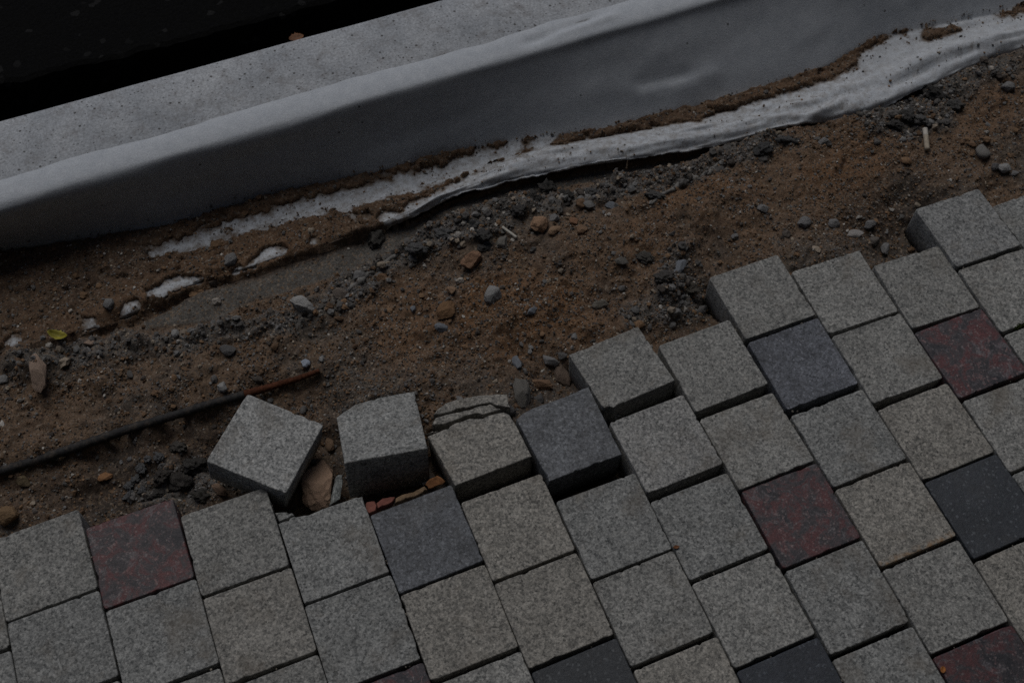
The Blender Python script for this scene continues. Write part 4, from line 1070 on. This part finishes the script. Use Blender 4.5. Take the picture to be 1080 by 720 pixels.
leaf(313, 41, 0.022, 0.016, M['dull_leaf'], 'dull orange leaf in the dark gap behind the kerb', ang=20, curl=0.3, z=-0.030)
shard('rubble_chip', [(447.6, 511), (453, 504.5), (460.6, 500.7), (465, 503), (469.7, 507.2), (468.4, 511), (462, 512), (456.7, 515), (451.5, 516.3)], -0.008, 0.016, M['stone'], 'orange rubble chip in the gap beside the broken paver', 'rubble', (0.22, 0.10, 0.042, 1), 'rubble chips in the gap', 310, (0.35, -0.2))
shard('rubble_chip', [(416.5, 530.6), (417.5, 525), (424, 521.5), (436, 517.6), (447.6, 512.4), (451.5, 516.3), (441, 521.5), (431, 526), (423, 528.5)], -0.012, 0.016, M['stone'], 'long tan rubble chip along the charcoal paver\'s back edge', 'rubble', (0.24, 0.165, 0.10, 1), 'rubble chips in the gap', 311, (0.15, 0.1))
leaf(430, 511, 0.008, 0.006, M['tan_leaf'], 'tiny tan leaf scrap in the dark gap before the tipped-up loose paver', ang=-50, z=-0.040)
leaf(994, 706, 0.0075, 0.0055, M['orange_leaf'], 'tiny orange leaf on the dark red corner paver', ang=70, z=0.001)
leaf(713, 577, 0.007, 0.004, M['brown_leaf'], 'tiny brown leaf on the grey paver joint left of the middle red paver', ang=10, z=0.001)

def rod(name, p0, p1, r_, mat, label, cat, parts=None):
    d = p1 - p0
    pts = [p0.lerp(p1, t / 10) for t in range(11)]
    o = tube(name, pts, r_, mat, None, 0.0, 12)
    return tag(o, label, cat) if label else o
a_, b_ = ground_at(530, 241.5), ground_at(545, 252)
a_.z += 0.004; b_.z += 0.003
rod('stick', a_, b_, 0.0019, M['stick'], 'thin white stick lying on the dark rubble', 'stick')
root = bpy.data.objects.new('cigarette_end', None); COL.objects.link(root)
a_, b_ = ground_at(975.5, 136), ground_at(978, 158)
zt = max(a_.z, b_.z) + 0.005
a_ = at(975.5, 136, zt); b_ = at(978, 158, zt - 0.002); m_ = a_.lerp(b_, 0.35)
root.location = m_
tag(root, 'pale cigarette end on the orange soil below the felt sheet', 'cigarette end')
for nm, p0, p1, mt in (('burnt_paper', a_, m_, M['paper']), ('filter', m_, b_, M['filter'])):
    o = rod(nm, p0 - m_, p1 - m_, 0.0036, mt, None, None); o.parent = root

# moss in the joint at the right border
V = []; Fq = []
for _ in range(420):
    q = at(random.uniform(1072, 1100), 0, 0)
    px = random.uniform(1070, 1092); py = 346 - (px - 1070) * 0.40 + random.uniform(-2.5, 2.5)
    q = at(px, py, random.uniform(-0.008, 0.001)); a = random.uniform(0, 6.28); L = random.uniform(0.0015, 0.004)
    d = Vector((math.cos(a), math.sin(a), 0)) * L * 0.35; t = q + Vector((random.uniform(-1, 1) * L * 0.6, random.uniform(-1, 1) * L * 0.6, L))
    b = len(V); V += [q - d, q + d, t]; Fq.append((b, b + 1, b + 2))
tag(mesh_obj('moss', V, Fq, M['moss']), 'green moss tuft growing in the paving joint at the right border', 'moss', kind='stuff')

# ------------------------------------------------------------------ grit and small gravel on the soil (nobody could count it)
def ico(sub):
    bm = bmesh.new(); bmesh.ops.create_icosphere(bm, subdivisions=sub, radius=1.0)
    v = np.array([tuple(x.co) for x in bm.verts]); f = np.array([[x.index for x in t.verts] for t in bm.faces]); bm.free()
    return v, f
def scatter(n, r0, r1, sub, power, accept, seed):
    rg = np.random.default_rng(seed)
    x = rg.uniform(-0.18, 1.93, n * 8); y = rg.uniform(-0.06, 0.48, n * 8)
    ok = accept(x, y, rg)
    x, y = x[ok][:n], y[ok][:n]; m = len(x)
    r_ = r0 + (r1 - r0) * rg.random(m) ** power
    z = (np.maximum(hz(x, y), gat(SZ, x, y) + 0.0003) if accept is on_felt else hz(x, y)) + r_ * 0.25
    bv, bf = ico(sub)
    P = np.repeat(bv[None], m, 0) * (1 + 0.28 * rg.standard_normal((m, len(bv), 1)).clip(-1.6, 1.6) * (1 if sub == 1 else 0.5))
    P = P * rg.uniform(0.6, 1.25, (m, 1, 3)) * np.array([1, 1, 0.75])
    an = rg.uniform(0, 6.283, m); c, s_ = np.cos(an)[:, None], np.sin(an)[:, None]
    P = np.stack([P[..., 0] * c - P[..., 1] * s_, P[..., 0] * s_ + P[..., 1] * c, P[..., 2]], -1) * r_[:, None, None]
    P += np.stack([x, y, z], -1)[:, None, :]
    Fc = bf[None] + (np.arange(m) * len(bv))[:, None, None]
    rub = gat(RUBBLE, x, y); org = gat(ORANGE, x, y)
    pal = np.array([(0.17, 0.105, 0.06), (0.12, 0.075, 0.045), (0.10, 0.095, 0.09), (0.15, 0.148, 0.145), (0.07, 0.06, 0.052), (0.24, 0.20, 0.155), (0.36, 0.34, 0.31)])
    pr = np.array([0.25, 0.22, 0.17, 0.11, 0.13, 0.09, 0.03]); pr2 = np.array([0.05, 0.06, 0.36, 0.28, 0.16, 0.06, 0.04])
    pick = np.where(rg.random(m) < rub * 0.9, rg.choice(7, m, p=pr2 / pr2.sum()), rg.choice(7, m, p=pr / pr.sum()))
    C = pal[pick] * rg.uniform(0.75, 1.2, (m, 1))
    return P.reshape(-1, 3), Fc.reshape(-1, 3), np.repeat(C, len(bv), 0)
def acc(base, rubw, patch):
    def f(x, y, rg):
        on = (y > np.interp(x, SX, L_Y))
        exs = gat(ex, x, y); mo = gat(MORTAR, x, y); d = gat(D, x, y); bd = gat(bed, x, y)
        below = y < np.interp(x, SX, B_Y) - 0.002
        t = rg.random(len(x))
        pn = sstep(-0.25, 0.6, fbm(x, y, 0.05, 3, patch))
        w_ = (base + rubw * gat(RUBBLE, x, y)) * (0.35 + 0.65 * pn) * (1 - 0.93 * mo) * np.where(on, 0.55 * (1 - exs), 1.0)
        return below & ~bd & (d > 0.001) & (t < w_) & (exs * on < 0.4)
    return f
FLK = np.maximum(zone([(880, 66), (905, 45), (960, 22), (1060, 2), (1090, 2), (1090, 20), (1010, 42), (985, 46), (940, 56), (905, 72)], 3), 0.5 * zone([(930, 92), (950, 80), (968, 72), (975, 86), (955, 100), (930, 102)], 3))
KNEE = 0.0034
def on_felt(x, y, rg):
    exs = gat(ex, x, y)
    w_ = np.exp(-((exs - 0.5) / 0.3) ** 2) * 0.8 * sstep(-0.35, 0.4, fbm(x, y, 0.03, 3, 141)) + 0.025 * exs * sstep(0.25, 0.7, fbm(x, y, 0.025, 3, 151)) + 0.7 * np.exp(-((y - np.interp(x, SX, B_Y)) / KNEE) ** 2) * (1 - sstep(1.22, 1.3, x) * 0.6) + 0.55 * gat(FLK, x, y) * exs * sstep(-0.1, 0.5, fbm(x, y, 0.012, 3, 131))
    return (y > np.interp(x, SX, L_Y) + 0.001) & (y < np.interp(x, SX, B_Y) + 0.004) & (rg.random(len(x)) < w_)
parts = [scatter(54000, 0.0005, 0.0020, 1, 1.8, acc(0.6, 0.4, 101), 5), scatter(4200, 0.0014, 0.0040, 1, 2.0, acc(0.22, 0.75, 111), 6), scatter(900, 0.003, 0.0068, 2, 2.2, acc(0.05, 0.9, 121), 8), scatter(8500, 0.0006, 0.0020, 1, 2.0, on_felt, 9)]
V = []; Fc = []; Cc = []; b = 0
for p_, f_, c_ in parts:
    V.append(p_); Fc.append(f_ + b); Cc.append(c_); b += len(p_)
grit = fast_mesh('gravel', np.concatenate(V), np.concatenate(Fc), M['gravel'], False, {'tone': np.concatenate(Cc)})
tag(grit, 'loose grit and small gravel strewn over the soil', 'gravel', kind='stuff')

# crumbs caught in the paving joints
rg = np.random.default_rng(77); V = []; Fc = []; Cc = []; bv, bf = ico(1); b = 0
for n_, p_ in POSES.items():
    if n_[0] in 'TZ' or '-' in n_: continue
    for _ in range(3):
        t = rg.uniform(-0.045, 0.045); side = rg.integers(0, 2)
        l_ = Vector((t, -SIZE / 2 - 0.0022, rg.uniform(-0.012, -0.001))) if side == 0 else Vector((SIZE / 2 + 0.0006, t, rg.uniform(-0.008, -0.001)))
        q = pose_matrix(p_) @ l_; r_ = rg.uniform(0.0006, 0.0017)
        V.append(bv * r_ * rg.uniform(0.7, 1.2, (1, 3)) + np.array(q)); Fc.append(bf + b); b += len(bv)
        Cc.append(np.tile(np.array((0.22, 0.2, 0.17)) * rg.uniform(0.3, 1.3), (len(bv), 1)))
cr = fast_mesh('joint_crumbs', np.concatenate(V), np.concatenate(Fc), M['gravel'], False, {'tone': np.concatenate(Cc)})
tag(cr, 'tiny crumbs caught in the dark joints between pavers', 'crumbs', kind='stuff')
